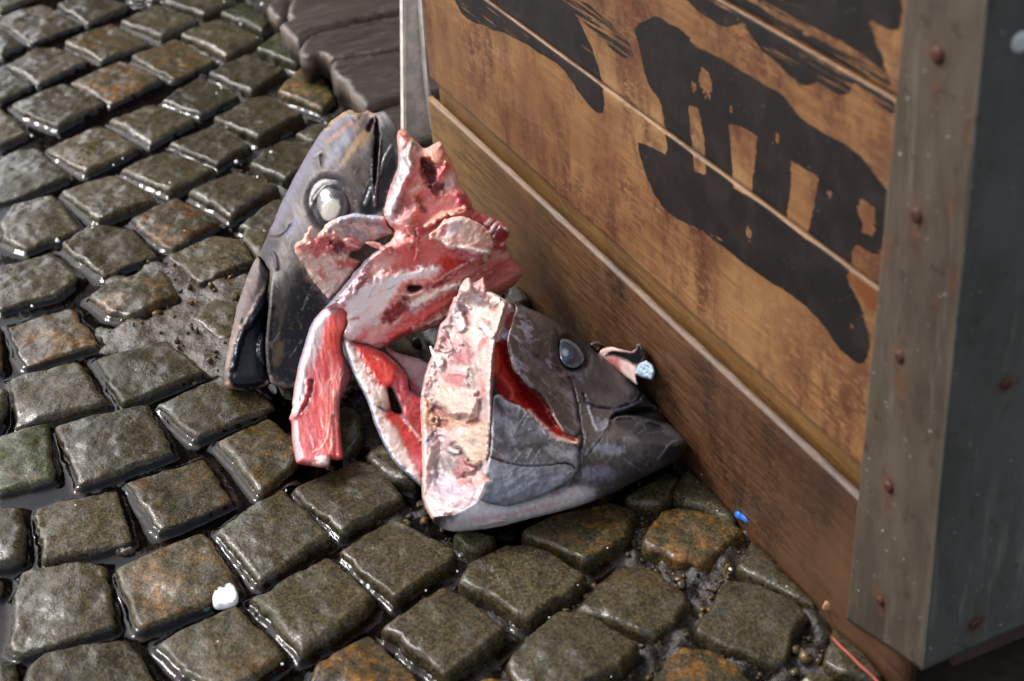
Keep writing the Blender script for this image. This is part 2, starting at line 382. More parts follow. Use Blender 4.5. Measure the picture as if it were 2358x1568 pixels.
def stone_mesh(q, seed, low=False, flat=0.):
    rg = np.random.default_rng(seed)
    q = np.asarray(q)[:, :2]
    r = []
    for i in range(len(q)):
        a, b = q[i], q[(i + 1) % len(q)]; L = np.hypot(*(b - a)); k = min(.3, .011 / max(L, .004))
        r += [a, a + (b - a) * k, b - (b - a) * k] if L > .03 else [a]
    q = chaikin(r, 2)
    q = resample(q, .011 if low else .0042)
    ce = q.mean(0); q = ce + (q - ce) * 1.04; nrm = q - ce; nrm /= np.maximum(np.hypot(*nrm.T), 1e-6)[:, None]
    q = q + nrm * (fbm(q, 45, seed, 4) * .0052 + fbm(q, 160, seed + 5, 2) * .0012)[:, None]
    rings = [1., .7, .35] if low else [1., .983, .962, .935, .90, .86, .82]
    n = len(q); Pt2 = np.concatenate([ce + (q - ce) * s for s in rings])
    if not low:
        st = .0048; lo, hi = q.min(0), q.max(0); gx, gy = np.meshgrid(np.arange(lo[0], hi[0], st), np.arange(lo[1], hi[1], st * .87)); gx = gx + (np.arange(gx.shape[0]) % 2)[:, None] * st / 2
        g = np.c_[gx.ravel(), gy.ravel()] + rg.uniform(-.0008, .0008, (gx.size, 2)); g = g[sdf(g, ce + (q - ce) * .82) > st * .45]
        Pt2 = np.r_[Pt2, g]
    d = dseg(Pt2, q, True)
    rr = rg.uniform(.0055, .0095); t = np.clip(d / rr, 0, 1)
    dm = rg.uniform(.001, .0055); 
    z = -.013 * (1 - (1 - (1 - t) ** 2.3) ** (1 / 2.3)) + dm * (1 - ((Pt2 - ce) ** 2).sum(1) / ((q - ce) ** 2).sum(1).max()) - .003
    tl = rg.normal(0, .028, 2); z = z + (Pt2 - ce) @ tl + rg.normal(0, .0016)
    z = z + fbm(Pt2, 28, seed + 9, 3) * .0035 * t + fbm(Pt2, 120, seed + 3, 3) * .0012
    nt_ = len(Pt2)
    V = np.r_[np.c_[Pt2, z], np.c_[ce + (q - ce) * 1.006, np.full(n, -.024)], np.c_[ce + (q - ce) * .97, np.full(n, -.06)]]
    F = []; ar = np.arange(n); nx = (ar + 1) % n
    for k in range(len(rings) - 1):
        F.append(np.c_[k * n + ar, k * n + nx, (k + 1) * n + nx, (k + 1) * n + ar])
    F.append(np.c_[nt_ + ar, nt_ + nx, nx, ar]); F.append(np.c_[nt_ + n + ar, nt_ + n + nx, nt_ + nx, nt_ + ar])
    quads = np.concatenate(F); k0 = (len(rings) - 1) * n
    if low:
        V = np.r_[V, [[*ce, z[k0:k0 + n].mean() + .0003]]]; tris = np.c_[k0 + ar, k0 + nx, np.full(n, len(V) - 1)]
    else:
        inn = Pt2[k0:]; v_, e_, f_, ov, oe, of = delaunay_2d_cdt([Vector(p) for p in inn], [(i, (i + 1) % n) for i in range(n)], [], 1, 1e-9, True)
        mp_ = np.array([o_[0] if len(o_) else 0 for o_ in ov]); f3 = [t for t in f_ if len(t) == 3]; tris = mp_[np.array(f3, int)] if f3 else np.c_[np.zeros(n - 2, int), ar[1:-1], ar[2:]]
        tris = tris[inside(inn[tris].mean(1), inn[:n])] + k0
        a_, b_ = V[tris[:, 1], :2] - V[tris[:, 0], :2], V[tris[:, 2], :2] - V[tris[:, 0], :2]; fl_ = a_[:, 0] * b_[:, 1] - a_[:, 1] * b_[:, 0] < 0; tris[fl_] = tris[fl_][:, ::-1]
        if 0.5 * np.sum(q[:, 0] * np.roll(q[:, 1], -1) - q[:, 1] * np.roll(q[:, 0], -1)) < 0: tris = tris[:, ::-1]
    area = 0.5 * np.sum(q[:, 0] * np.roll(q[:, 1], -1) - q[:, 1] * np.roll(q[:, 0], -1))
    if area < 0: quads = quads[:, ::-1]; tris = tris[:, ::-1]
    return V, quads, tris, q
for i, s in enumerate(STONES):
    q = on_z(s, -.004)
    q[:, 1] = np.minimum(q[:, 1], .640)
    V, qd, tr, rim = stone_mesh(q, 100 + i)
    hu = HUE.get(i, RNG.uniform(0, .16)); mo = MOSS.get(i, RNG.uniform(0, .22))
    ce = V[:, :2].mean(0)
    mesh('cobblestone', V, [qd, tr], MS, g0, floats={'hue': np.clip(hu + fbm(V[:, :2], 14, i, 2) * .5 * hu, 0, 1), 'moss': np.clip(mo * (1 + fbm(V[:, :2], 16, 50 + i, 2)), 0, 1)})
    bed_rims.append(rim)
# cobbles past the picture's edges and under the fish: one joined piece
rot = math.radians(8); cs, sn = math.cos(rot), math.sin(rot); Vs, Qs, Ts, nv = [], [], [], 0
allr = list(bed_rims)
for i in range(-18, 34):
    for j in range(-12, 9):
        px, py = i * .122, j * .112 + (.05 if i % 2 else 0)
        x, y = -2.0 + cs * px - sn * py, .25 + sn * px + cs * py
        if not (-3.9 < x < -.45 and -.75 < y < .60): continue
        sq = np.array([(x + a * .051, y + b * .046) for a, b in ((-1, -1), (1, -1), (1, 1), (-1, 1))])
        for sc in (1., .72, .5):
            c2 = np.array([x, y]); s2 = c2 + (sq - c2) * sc; ok = True
            pts = resample(s2, .012)
            for r in allr:
                if np.hypot(*(r.mean(0) - c2)) > .19: continue
                if sdf(pts, r).max() > -.007 or sdf(r, s2).max() > -.004: ok = False; break
            if ok:
                V, qd, tr, rim = stone_mesh(s2, 900 + i * 20 + j, low=True)
                Vs.append(V); Qs.append(qd + nv); Ts.append(tr + nv); nv += len(V); allr.append(rim); break
if Vs:
    o = mesh('outlying_cobbles', np.concatenate(Vs), [np.concatenate(Qs), np.concatenate(Ts)], MS, g0, floats={'hue': np.full(nv, .25), 'moss': np.full(nv, .2)})
    o['kind'] = 'stuff'

# joints: wet mud, a patch of old mortar left of the fish, standing water
def axis_x(s0):
    xs = [-.40]
    while xs[-1] > -4.0: xs.append(xs[-1] - s0 * (1 + max(0, -xs[-1] - .7) * .9))
    return np.array(xs)
def grid_idx(nx, ny):
    i, j = np.meshgrid(np.arange(nx - 1), np.arange(ny - 1), indexing='ij'); a = (i * ny + j).ravel()
    return np.c_[a, a + 1, a + ny + 1, a + ny]
def stone_dist(P):
    d = np.full(len(P), .05)
    for r in allr:
        lo, hi = r.min(0) - .025, r.max(0) + .025
        k = np.where((P[:, 0] > lo[0]) & (P[:, 0] < hi[0]) & (P[:, 1] > lo[1]) & (P[:, 1] < hi[1]))[0]
        if len(k): d[k] = np.minimum(d[k], -sdf(P[k], r[::2]))
    return d
MORTAR = on_z(B((720,330),(1150,190),(1400,370),(1760,240),(1800,500),(1640,900),(1560,1010),(1380,960),(1180,770),(900,820),(700,800),(640,640),(780,640),(1000,600),(1240,480),(1130,330),(900,370)))[:, :2]
MUDDY = on_z(Et((-700,1250),(-200,700),(100,200),(700,300),(1300,1000),(1300,1410),(-200,1410)))[:, :2]
def bed_z(P):
    mo = sst(-.02, .012, sdf(P, MORTAR) + fbm(P, 40, 3, 3) * .012)
    mu = sst(-.03, .02, sdf(P, MUDDY))
    z = -.021 + fbm(P, 30, 5, 4) * .006 + fbm(P, 150, 8, 2) * .0018 + mo * (.0155 + fbm(P, 130, 6, 3) * .003) + mu * (fbm(P, 70, 4, 4) * .013 + .003)
    return z, mo
xs = axis_x(.0036); ys = np.arange(-.80, .66, .0046); X, Y = np.meshgrid(xs, ys, indexing='ij'); P = np.c_[X.ravel(), Y.ravel()]
z, mo = bed_z(P)
bed = mesh('joint_mud', np.c_[P, z], grid_idx(len(xs), len(ys)), mat_mud(), None, floats={'mortar': mo}); bed['kind'] = 'structure'
xs = axis_x(.0019); ys = np.arange(-.10, .645, .0023); X, Y = np.meshgrid(xs, ys, indexing='ij'); P = np.c_[X.ravel(), Y.ravel()]
c = (np.c_[P, np.zeros(len(P))] - CAM) @ RW
u, v = c[:, 0] / c[:, 2] * FOC + 1179, c[:, 1] / c[:, 2] * FOC + 784
view = (u > -120) & (u < 2480) & (v > -120) & (v < 1700)
dd = np.full(len(P), .05); dd[view] = stone_dist(P[view])
zb, mo = bed_z(P)
lv = -.0125 - .010 * sst(.20, .40, P[:, 1] + .12 * (P[:, 0] + 1.3)) + fbm(P, 5, 2, 2) * .004
zw = lv + .0052 * np.exp(-np.clip(dd, 0, 1) / .0030)
ok = view & (dd > -.005) & (lv > zb - .0012)
F = grid_idx(len(xs), len(ys)); F = F[ok[F].all(1)]
us = np.unique(F); mp = np.full(len(P), -1); mp[us] = np.arange(len(us))
wat = mesh('puddle_water', np.c_[P, zw][us], mp[F], mat_water()); wat['kind'] = 'structure'
# grit washed into the joints
rgt = np.random.default_rng(77); t_ = (1 + 5 ** .5) / 2
ICO_V = np.array([(-1, t_, 0), (1, t_, 0), (-1, -t_, 0), (1, -t_, 0), (0, -1, t_), (0, 1, t_), (0, -1, -t_), (0, 1, -t_), (t_, 0, -1), (t_, 0, 1), (-t_, 0, -1), (-t_, 0, 1)]) / 1.9
ICO_F = np.array([(0, 11, 5), (0, 5, 1), (0, 1, 7), (0, 7, 10), (0, 10, 11), (1, 5, 9), (5, 11, 4), (11, 10, 2), (10, 7, 6), (7, 1, 8), (3, 9, 4), (3, 4, 2), (3, 2, 6), (3, 6, 8), (3, 8, 9), (4, 9, 5), (2, 4, 11), (6, 2, 10), (8, 6, 7), (9, 8, 1)])
gp_ = np.c_[rgt.uniform(-2.2, -.72, 9000), rgt.uniform(-.05, .64, 9000)]
keep_ = (stone_dist(gp_) > .002) & (rgt.random(9000) < .25 + .75 * sst(-.05, .03, sdf(gp_, MUDDY))); gp_ = gp_[keep_][:900]
gz_, _ = bed_z(gp_); gs_ = rgt.gamma(2., .0009, len(gp_)) + .0008
GV = (ICO_V[None] * rgt.uniform(.7, 1.3, (len(gp_), 12, 1)) * gs_[:, None, None] * rgt.uniform(.6, 1.4, (len(gp_), 1, 3)) + np.c_[gp_, gz_ + gs_ * .4][:, None]).reshape(-1, 3)
GF = (ICO_F[None] + 12 * np.arange(len(gp_))[:, None, None]).reshape(-1, 3)
gr = mesh('grit', GV, GF, MS, g0, floats={'hue': np.repeat(rgt.random(len(gp_)) * .8, 12), 'moss': np.zeros(len(GV))}); gr['kind'] = 'stuff'
V, F = np.array([[-60, -60, -.034], [60, -60, -.034], [60, 60, -.034], [-60, 60, -.034]]), np.array([[0, 1, 2, 3]])
gp = mesh('ground', V, F, plain('street_ground', lin((70, 62, 52)), .35)); gp['kind'] = 'structure'

# ================================================================== STALL
YF, YP = .640, .648       # front of the kick board, front of the panelling
wood_tan = mat_wood('painted_panel_wood', lin((64, 42, 28)), lin((128, 88, 53)), lin((164, 121, 77)), lin((84, 46, 32)), paint=True, stain_lo=.37, stain_hi=.55, rust=True)
wood_low = mat_wood('wet_kick_board_wood', lin((34, 21, 14)), lin((82, 50, 29)), lin((112, 76, 46)), lin((32, 20, 15)), wet=.34, stain_lo=.36, stain_hi=.62, yellow_end=True)
wood_strip = mat_wood('batten_wood', lin((50, 33, 17)), lin((104, 72, 34)), lin((130, 92, 46)), lin((60, 34, 18)), wet=.4)
wood_old = mat_wood('weathered_dark_wood', lin((20, 15, 13)), lin((48, 36, 30)), lin((76, 61, 52)), lin((30, 22, 20)), grain=(40, 3, 40), wet=.3)
edge_pale = lin((142, 118, 92))
for mm in (wood_tan, wood_low, wood_strip, wood_old):
    t = mm.node_tree; b = [n for n in t.nodes if n.type == 'BSDF_PRINCIPLED'][0]
    src = b.inputs['Base Color'].links[0].from_socket
    at = t.nodes.new('ShaderNodeAttribute'); at.attribute_name = 'edge'
    nz = t.nodes.new('ShaderNodeTexNoise'); nz.inputs['Scale'].default_value = 60; nz.inputs['Detail'].default_value = 5
    mp_ = t.nodes.new('ShaderNodeMapping'); mp_.inputs['Scale'].default_value = (.3, 1, 1)
    tc = t.nodes.new('ShaderNodeTexCoord'); t.links.new(tc.outputs['Object'], mp_.inputs[0]); t.links.new(mp_.outputs[0], nz.inputs['Vector'])
    ma = t.nodes.new('ShaderNodeMapRange'); ma.inputs[1].default_value = .3; ma.inputs[2].default_value = .6; t.links.new(nz.outputs[0], ma.inputs[0])
    mu_ = t.nodes.new('ShaderNodeMath'); mu_.operation = 'MULTIPLY'; t.links.new(at.outputs['Fac'], mu_.inputs[0]); t.links.new(ma.outputs[0], mu_.inputs[1])
    mx = t.nodes.new('ShaderNodeMix'); mx.data_type = 'RGBA'; t.links.new(mu_.outputs[0], mx.inputs[0]); t.links.new(src, mx.inputs[6])
    mx.inputs[7].default_value = (*edge_pale, 1); t.links.new(mx.outputs[2], b.inputs['Base Color'])

# black brush lettering on the boards, read off the panel plane
Ft = tile(1300, 0, 2.1191); Gt = tile(2244, 0, 2.1191); Ht = tile(2244, 740, 2.1191)
xz = lambda p: on_y(p, YP)[:, [0, 2]]
S1 = Ft((380,-40),(410,40),(440,90),(490,140),(640,195),(760,240),(870,300),(1010,380),(1130,470),(1190,540),(1260,655),(1340,755),(1390,790),(1420,775),(1430,730),(1420,620),(1400,520),(1370,410),(1320,275),(1270,180),(1225,95),(1200,60),(1130,20),(1050,-40))
S2 = Ft((1628,178),(1690,160),(1770,103),(1810,115),(1860,150),(1960,200),(2040,270),(2085,320),(2200,400),(2331,478)) + \
     Gt((0,265),(100,340),(260,420),(400,500),(520,580),(640,640),(720,720),(760,790),(900,890),(1050,970),(1190,1060),(1260,1140),(1340,1260),(1440,1370),(1430,1568)) + \
     Ht((1420,60),(1390,120),(1320,195),(1250,185),(1165,110),(1140,200),(1125,330)) + \
     Ht((1100,345),(1160,460),(1210,580),(1240,680),(1262,790),(1260,870),(1240,930),(1210,950),(1170,940),(1080,880),(1020,800),(970,710),(900,630),(820,560),(700,460),(560,370),(440,290),(330,210),(240,140),(140,60),(60,10)) + \
     Ft((2331,1690),(2200,1640),(2050,1565),(1960,1530),(1890,1490),(1830,1430),(1780,1350),(1740,1280),(1690,1130),(1665,1030),(1655,985),(1690,990),(1790,1040),(1866,1086),(1845,880),(1820,700),(1745,610),(1710,530),(1690,440),(1670,330))
G1 = Ft((2000,722),(2075,740),(2120,950),(2130,1215),(2050,1180),(2036,1050),(2020,850))
G2 = Gt((288,858),(370,880),(485,935),(480,1010),(440,1360),(318,1310),(300,1000))
G3 = Gt((715,1108),(905,1232),(895,1320),(860,1500),(832,1655),(680,1545),(722,1300))
S3 = Gt((-60,-60),(-20,-10),(60,60),(130,110),(200,160),(280,190),(330,180),(390,160),(440,260),(520,350),(640,450),(730,540),(780,600),(850,590),(900,560),(1020,640),(1110,650),(1160,575),(1290,700),(1420,800),(1440,760),(1410,650),(1000,360),(480,40),(300,-60))
S4 = Gt((420,-60),(1475,-60),(1490,100),(1480,170),(1450,210),(1400,215),(1330,180),(1255,125),(1290,230),(1340,370),(1390,510),(1440,655),(1300,580),(1000,380),(700,160),(480,0))
S5 = Ft((1000,-40),(1180,-40),(1330,40),(1480,170),(1600,300),(1640,400),(1560,400),(1400,280),(1300,170),(1200,60))
def paint_sdf(P):
    s1 = sdf(P, chaikin(xz(S1), 1)); s2 = sdf(P, chaikin(xz(S2), 1))
    for g in (G1, G2, G3): s2 = np.minimum(s2, -sdf(P, xz(g)))
    s3 = sdf(P, xz(S3)); s4 = sdf(P, chaikin(xz(S4), 1)); s5 = sdf(P, xz(S5))
    s = np.maximum.reduce([s1, s2, s3, s4, s5])
    wear = np.maximum.reduce([.10 * np.ones(len(P)), .30 * (s3 > -.01), .5 * (s4 > 0) * sst(.03, .0, sdf(P, xz(Gt((420,0),(1490,640),(1440,700),(480,30))))* -1),   .42 * ((s5 > -.01) & (s1 < 0)), .27 * sst(-.02, 0, sdf(P, xz(Ft((420,0),(800,0),(900,260),(560,150))))) * (s1 > 0)])
    spots = np.full(len(P), -1.)
    for q, rr in ((Gt((125, 570))[0], .010), (Gt((45, 600))[0], .004), (Gt((150, 665))[0], .003), (Gt((620, 950))[0], .004), (Gt((1250, 1490))[0], .011), (Ht((425, 40))[0], .005), (Ht((1140, 690))[0], .003), (Gt((985, 1335))[0], .003), (Gt((305, 755))[0], .003)):
        c = xz([q])[0]; e = (P - c) * [1, .8]; spots = np.maximum(spots, rr * (1 + .5 * vnoise(P, 300, 4)) - np.hypot(*e.T))
    return np.minimum(s, -spots), wear

stall = empty('market_stall')
tag(stall, 'tan wooden market stall front with black brush lettering and metal corner plates', 'stall')
def board(name, x0, x1, yf, z0, z1, th, mat, bev=.004, dx=.02, paint=False, chip=.0012, edge_top=1., edge_bot=0., seed=0, dz=.012):
    """a board along X: profile of front, chamfers and back swept along its length, ends closed"""
    fz = np.linspace(z0 + bev, z1 - bev, max(3, int((z1 - z0) / (.0032 if paint else dz))))
    prof = [(yf + th, z0), (yf + bev * 1.2, z0), (yf + bev * .35, z0 + bev * .3)] + [(yf, zz) for zz in fz] + [(yf + bev * .06, z1 - bev * .8), (yf + bev * .35, z1 - bev * .3), (yf + bev * 1.2, z1), (yf + bev * 1.2 + .002, z1), (yf + th, z1)]
    prof = np.array(prof); n = len(prof); X = np.arange(x0, x1 + dx / 2, dx); X[-1] = x1
    V = np.concatenate([np.c_[np.full(n, x), prof] for x in X])
    k = np.tile(np.arange(n), len(X)); eT = (k == n - 3) | (k == n - 4); eB = (k >= 1) & (k <= 2)
    ns = fbm(V[:, [0, 2]], 60, seed, 3) * chip
    V[:, 1] += np.where(eT | eB, np.abs(ns) * 1.5, ns * .25); V[:, 2] += np.where(eT, -np.abs(ns), 0) + np.where(eB, np.abs(ns), 0)
    m_ = len(X); i, j = np.meshgrid(np.arange(m_ - 1), np.arange(n), indexing='ij'); i, j = i.ravel(), j.ravel(); j2 = (j + 1) % n
    Q = np.c_[i * n + j, (i + 1) * n + j, (i + 1) * n + j2, i * n + j2]
    caps = []
    for base, rev in ((0, 1), ((m_ - 1) * n, 0)):
        a = np.arange(1, n - 1); t = np.c_[np.full(len(a), base), base + a, base + a + 1]; caps.append(t if rev else t[:, ::-1])
    fl = {'edge': (eT * edge_top + eB * edge_bot).astype(float)}
    if paint:
        s, wr = paint_sdf(V[:, [0, 2]]); front = (k >= 3) & (k <= n - 5)
        fl['paint'] = np.where(front, s, -.02); fl['wear'] = wr
        fl['rust'] = sst(-.004, .002, sdf(V[:, [0, 2]], xz(Ht((1090,330),(1390,480),(1385,625),(1300,600),(1230,560),(1165,420)))) + fbm(V[:, [0, 2]], 120, 7, 3) * .004)
    return mesh(name, V, [Q, np.concatenate(caps)], mat, stall, floats=fl)
zs = [.1815, .3655, .5295, .706, .87, 1.03]
for i in range(5):
    board('plank', -1.861, -.77, YP, zs[i], zs[i + 1] - .0014, .02, wood_tan, .0030, .0034, True, edge_top=.25 if i else .6, edge_bot=.55 if i else .5, seed=20 + i)
board('kick_board', -1.858, -.762, YF, -.03, .158, .0075, wood_low, .0040, .012, chip=.0016, edge_top=.15, seed=40)
board('batten', -1.852, -.77, YP + .0075, .110, .1768, .02, wood_strip, .002, .02, chip=.0022, edge_top=.3, seed=41)
V, F = box(-1.853, -.745, .672, 1.35, .03, 1.03, .004)
mesh('stall_body', V, F, plain('stall_inside_wood', lin((58, 42, 30)), .7), stall, smooth=False)
V, F = box(-1.90, -.70, .60, 1.40, 1.032, 1.06, .004)
mesh('counter_top', V, F, plain('counter_wood', lin((110, 80, 50)), .6), stall, smooth=False)

# folded metal corner: brown-grey front flange, dark zinc side
front_m = mat_metal('weathered_corner_steel', lin((66, 56, 46)), lin((98, 86, 72)), .42, .25)
side_m = mat_metal('dark_zinc', lin((56, 56, 51)), lin((82, 82, 76)), .55, .0)
SCREWS = [(2158, 128, 15), (2110, 497, 15), (2071, 822, 13), (2046, 1122, 13), (2026, 1384, 11)]
nx_, nz_ = 40, 240
sx = np.linspace(0, 1, nx_); sz = np.linspace(0, 1, nz_)
U_, W_ = np.meshgrid(sx, sz, indexing='ij'); U_, W_ = U_.ravel(), W_.ravel()
xl = -.850 + .046 * W_; xr = np.full(len(U_), -.7405); z0_ = .017 + (.050 - .017) * U_; Xp = xl + (xr - xl) * U_; Zp = z0_ + (1.03 - z0_) * W_
Xp = Xp + np.where(U_ < .02, fbm(np.c_[Xp, Zp], 30, 3, 3) * .0015, 0)
yy = .6362 + fbm(np.c_[Xp, Zp], 12, 9, 2) * .0012 - .0012 * (U_ > .96)
Vf = np.c_[Xp, yy, Zp]
ru = np.zeros(len(Vf))
for (a, b, r) in SCREWS:
    c = on_y([(a, b)], .636)[0]; dx_, dz_ = Vf[:, 0] - c[0], Vf[:, 2] - c[2]
    ru = np.maximum(ru, np.exp(-(np.hypot(dx_, dz_) / .010) ** 2)); ru = np.maximum(ru, .8 * np.exp(-(dx_ / .005) ** 2) * sst(.0, -.004, dz_) * sst(-.05, -.015, dz_))
for (a, b, r) in ((2045, 580, .012), (2270, 420, .016), (2195, 640, .008), (2150, 700, .006), (2075, 900, .014), (2230, 300, .010), (2188, 480, .008)):
    c = on_y([(a, b)], .636)[0]; ru = np.maximum(ru, .75 * np.exp(-(((Vf[:, 0] - c[0]) / (r * .6)) ** 2 + ((Vf[:, 2] - c[2]) / (r * 1.6)) ** 2)))
i, j = np.meshgrid(np.arange(nx_ - 1), np.arange(nz_ - 1), indexing='ij'); a = (i * nz_ + j).ravel()
Qf = np.c_[a, a + nz_, a + nz_ + 1, a + 1]
Vb = Vf + [0, .0022, 0]; rim = rim_edges(np.r_[Qf[:, [0, 1, 2]], Qf[:, [0, 2, 3]]]); nV = len(Vf)
mesh('corner_plate', np.r_[Vf, Vb], [np.r_[Qf, Qf[:, ::-1] + nV, np.c_[rim[:, 1], rim[:, 0], rim[:, 0] + nV, rim[:, 1] + nV]]], front_m, stall, floats={'rust': np.r_[ru, ru]})
ny_ = 60
Yg, Zg = np.meshgrid(np.linspace(.6345, 1.36, ny_), np.linspace(0, 1, nz_), indexing='ij'); Yg, Zg = Yg.ravel(), Zg.ravel(); zb_ = .052 + (Yg - .636) * .03
Vs_ = np.c_[-.7385 + fbm(np.c_[Yg, Zg], 9, 5, 2) * .0015 - .006 * np.exp(-((Yg - .66) / .01) ** 2) * 0, Yg, zb_ + (1.03 - zb_) * Zg]
rs = np.zeros(len(Vs_))
SIDE_SCREWS = [(2245, 1438), (2318, 884)]
for (a_, b_) in SIDE_SCREWS:
    c = on_x([(a_, b_)], -.7385)[0]; rs = np.maximum(rs, np.exp(-(np.hypot(Vs_[:, 1] - c[1], Vs_[:, 2] - c[2]) / .009) ** 2))
i, j = np.meshgrid(np.arange(ny_ - 1), np.arange(nz_ - 1), indexing='ij'); a = (i * nz_ + j).ravel()
Qs_ = np.c_[a, a + nz_, a + nz_ + 1, a + 1]; rim = rim_edges(np.r_[Qs_[:, [0, 1, 2]], Qs_[:, [0, 2, 3]]]); nV = len(Vs_)
mesh('side_plate', np.r_[Vs_, Vs_ - [.002, 0, 0]], [np.r_[Qs_, Qs_[:, ::-1] + nV, np.c_[rim[:, 1], rim[:, 0], rim[:, 0] + nV, rim[:, 1] + nV]]], side_m, stall, floats={'rust': np.r_[rs, rs]})
rust_m = plain('rusted_screw', lin((80, 48, 34)), .55, Metallic=.4)
def screw(c, nrm, r):
    k = 16; prof = [(1, 0), (.97, .14), (.8, .26), (.5, .34), (.2, .37)]
    nrm = np.asarray(nrm, float); t1 = np.array([0, 0, 1.]); t2 = np.cross(nrm, t1)
    an = np.linspace(0, 2 * np.pi, k, endpoint=False)
    V = np.concatenate([c + r * (p * (np.outer(np.cos(an), t1) + np.outer(np.sin(an), t2)) + h_ * nrm) for p, h_ in prof] + [[c + r * .3 * nrm]])
    ar = np.arange(k); nx = (ar + 1) % k
    Q = np.concatenate([np.c_[m * k + ar, m * k + nx, (m + 1) * k + nx, (m + 1) * k + ar] for m in range(4)]); T = np.c_[4 * k + ar, 4 * k + nx, np.full(k, 5 * k)]
    return mesh('screw', V, [Q, T], rust_m, stall)
for a_, b_, r in SCREWS: screw(on_y([(a_, b_)], .6358)[0], (0, -1, 0), r / 2400)
for a_, b_ in SIDE_SCREWS: screw(on_x([(a_, b_)], -.738)[0], (1, 0, 0), .0055)

def dab(c, r, mt):
    o = screw(c, (1, 0, 0), r); o.name = 'paint_dab'; o.data = o.data.copy(); o.data.materials[0] = mt; return o
dab(on_x([(2350, 97)], -.7384)[0] - [.0006, 0, 0], .0075, plain('white_paint_dab', lin((205, 205, 198)), .6))
# pale end board standing across the far end of the stall
XE = -1.925
white = plain('dirty_white_board', lin((240, 228, 216)), .5)
q = on_x([(928, -60), (931, 320), (945, 325), (1003, 311), (985, 200), (967, -60)], XE)
q = q[:, 1:]
V3 = np.r_[np.c_[np.full(6, XE), q], np.c_[np.full(6, XE - .016), q]]
import bmesh
bm = bmesh.new(); vs = [bm.verts.new(v) for v in V3]
bm.faces.new(vs[:6]); bm.faces.new(vs[6:][::-1])
for k in range(6): bm.faces.new([vs[(k + 1) % 6], vs[k], vs[6 + k], vs[6 + (k + 1) % 6]])
bmesh.ops.recalc_face_normals(bm, faces=bm.faces[:]); bmesh.ops.bevel(bm, geom=bm.edges[:], offset=.0025, segments=2, affect='EDGES'); bmesh.ops.triangulate(bm, faces=bm.faces[:])
me = bpy.data.meshes.new('end_board'); bm.to_mesh(me); bm.free(); me.materials.append(white)
o = bpy.data.objects.new('end_board', me); COL.objects.link(o); o.parent = stall
q = on_x([(966, -60), (985, 205), (1000, 305), (1004, 290), (985, 170), (980, -60)], XE + .02)[:, 1:]
V3 = np.r_[np.c_[np.full(6, XE + .02), q], np.c_[np.full(6, XE + .004), q]]
idx = [[0, 1, 2, 3, 4, 5], [11, 10, 9, 8, 7, 6]]
bm = bmesh.new(); vs = [bm.verts.new(v) for v in V3]
for f in idx: bm.faces.new([vs[k] for k in f])
for k in range(6): bm.faces.new([vs[(k + 1) % 6], vs[k], vs[6 + k], vs[6 + (k + 1) % 6]])
bmesh.ops.recalc_face_normals(bm, faces=bm.faces[:]); bmesh.ops.triangulate(bm, faces=bm.faces[:])
me = bpy.data.meshes.new('end_strip'); bm.to_mesh(me); bm.free(); me.materials.append(white)
o = bpy.data.objects.new('end_strip', me); COL.objects.link(o); o.parent = stall

# ------------------------------------------------------------------ old boards lying beyond the stall
ramp = tag(empty('plank_walkway'), 'dark weathered boards with rotten ends lying on the cobbles beyond the stall', 'boardwalk')
def slab(name, pix, z1, th, mat, parent, step=.0065, rnd=.006, seed=0, amp=.002, clip=None):
    q = on_z(pix, z1)[:, :2]
    if clip: q = clip(q)
    q = resample(chaikin(q, 1), step); q = q + np.c_[fbm(q, 70, seed, 3), fbm(q, 70, seed + 2, 3)] * .004
    V2, F = tri_fill(q, step, seed=seed)
    d = np.maximum(sdf(V2, q), 0); t = np.clip(d / rnd, 0, 1)
    z = z1 - rnd * (1 - np.sqrt(1 - (1 - t) ** 2)) + fbm(V2 * [6, 1], 14, seed, 3) * amp + fbm(V2 * [9, .5], 14, seed + 5, 2) * .0022
    n = len(V2); rim = rim_edges(F)
    V = np.r_[np.c_[V2, z], np.c_[V2, np.full(n, z1 - th)]]
    F = np.r_[F, F[:, ::-1] + n, np.c_[rim[:, 1], rim[:, 0], rim[:, 0] + n], np.c_[rim[:, 1], rim[:, 0] + n, rim[:, 1] + n]]
    return mesh(name, V, F, mat, parent, floats={'edge': np.r_[.5 * (1 - t), np.zeros(n)]})
rg_ = lambda q: np.c_[np.where(q[:, 1] > .62, np.minimum(q[:, 0], -1.97), q[:, 0]), q[:, 1]]
slab('plank', Pt((520,-90),(450,140),(490,190),(400,240),(370,270),(420,340),(500,400),(560,440),(600,430),(650,340),(720,300),(900,250),(1680,75),(2300,-50),(2000,-200)), .052, .045, wood_old, ramp, seed=1)
slab('plank', Pt((558,545),(600,455),(700,370),(900,300),(1680,150),(2300,30),(2300,330),(1700,500),(1300,560),(1000,610),(900,640),(870,600),(820,550),(700,600),(620,600)), .050, .045, wood_old, ramp, seed=2)
slab('plank', Pt((905,655),(1010,625),(1300,575),(1700,515),(2300,350),(2300,900),(1700,990),(1450,1050),(1330,1120),(1290,1130),(1200,1050),(1120,960),(1070,870),(930,790)), .046, .045, wood_old, ramp, seed=3)
slab('plank', Pt((1340,1150),(1460,1075),(1700,1010),(2300,920),(2300,1350),(1750,1560),(1500,1600),(1250,1420)), .030, .035, wood_old, ramp, seed=4)
slab('plank_stub', Pt((215,70),(330,-30),(490,-50),(440,130),(410,200),(300,180)), .03, .035, wood_old, ramp, seed=5)

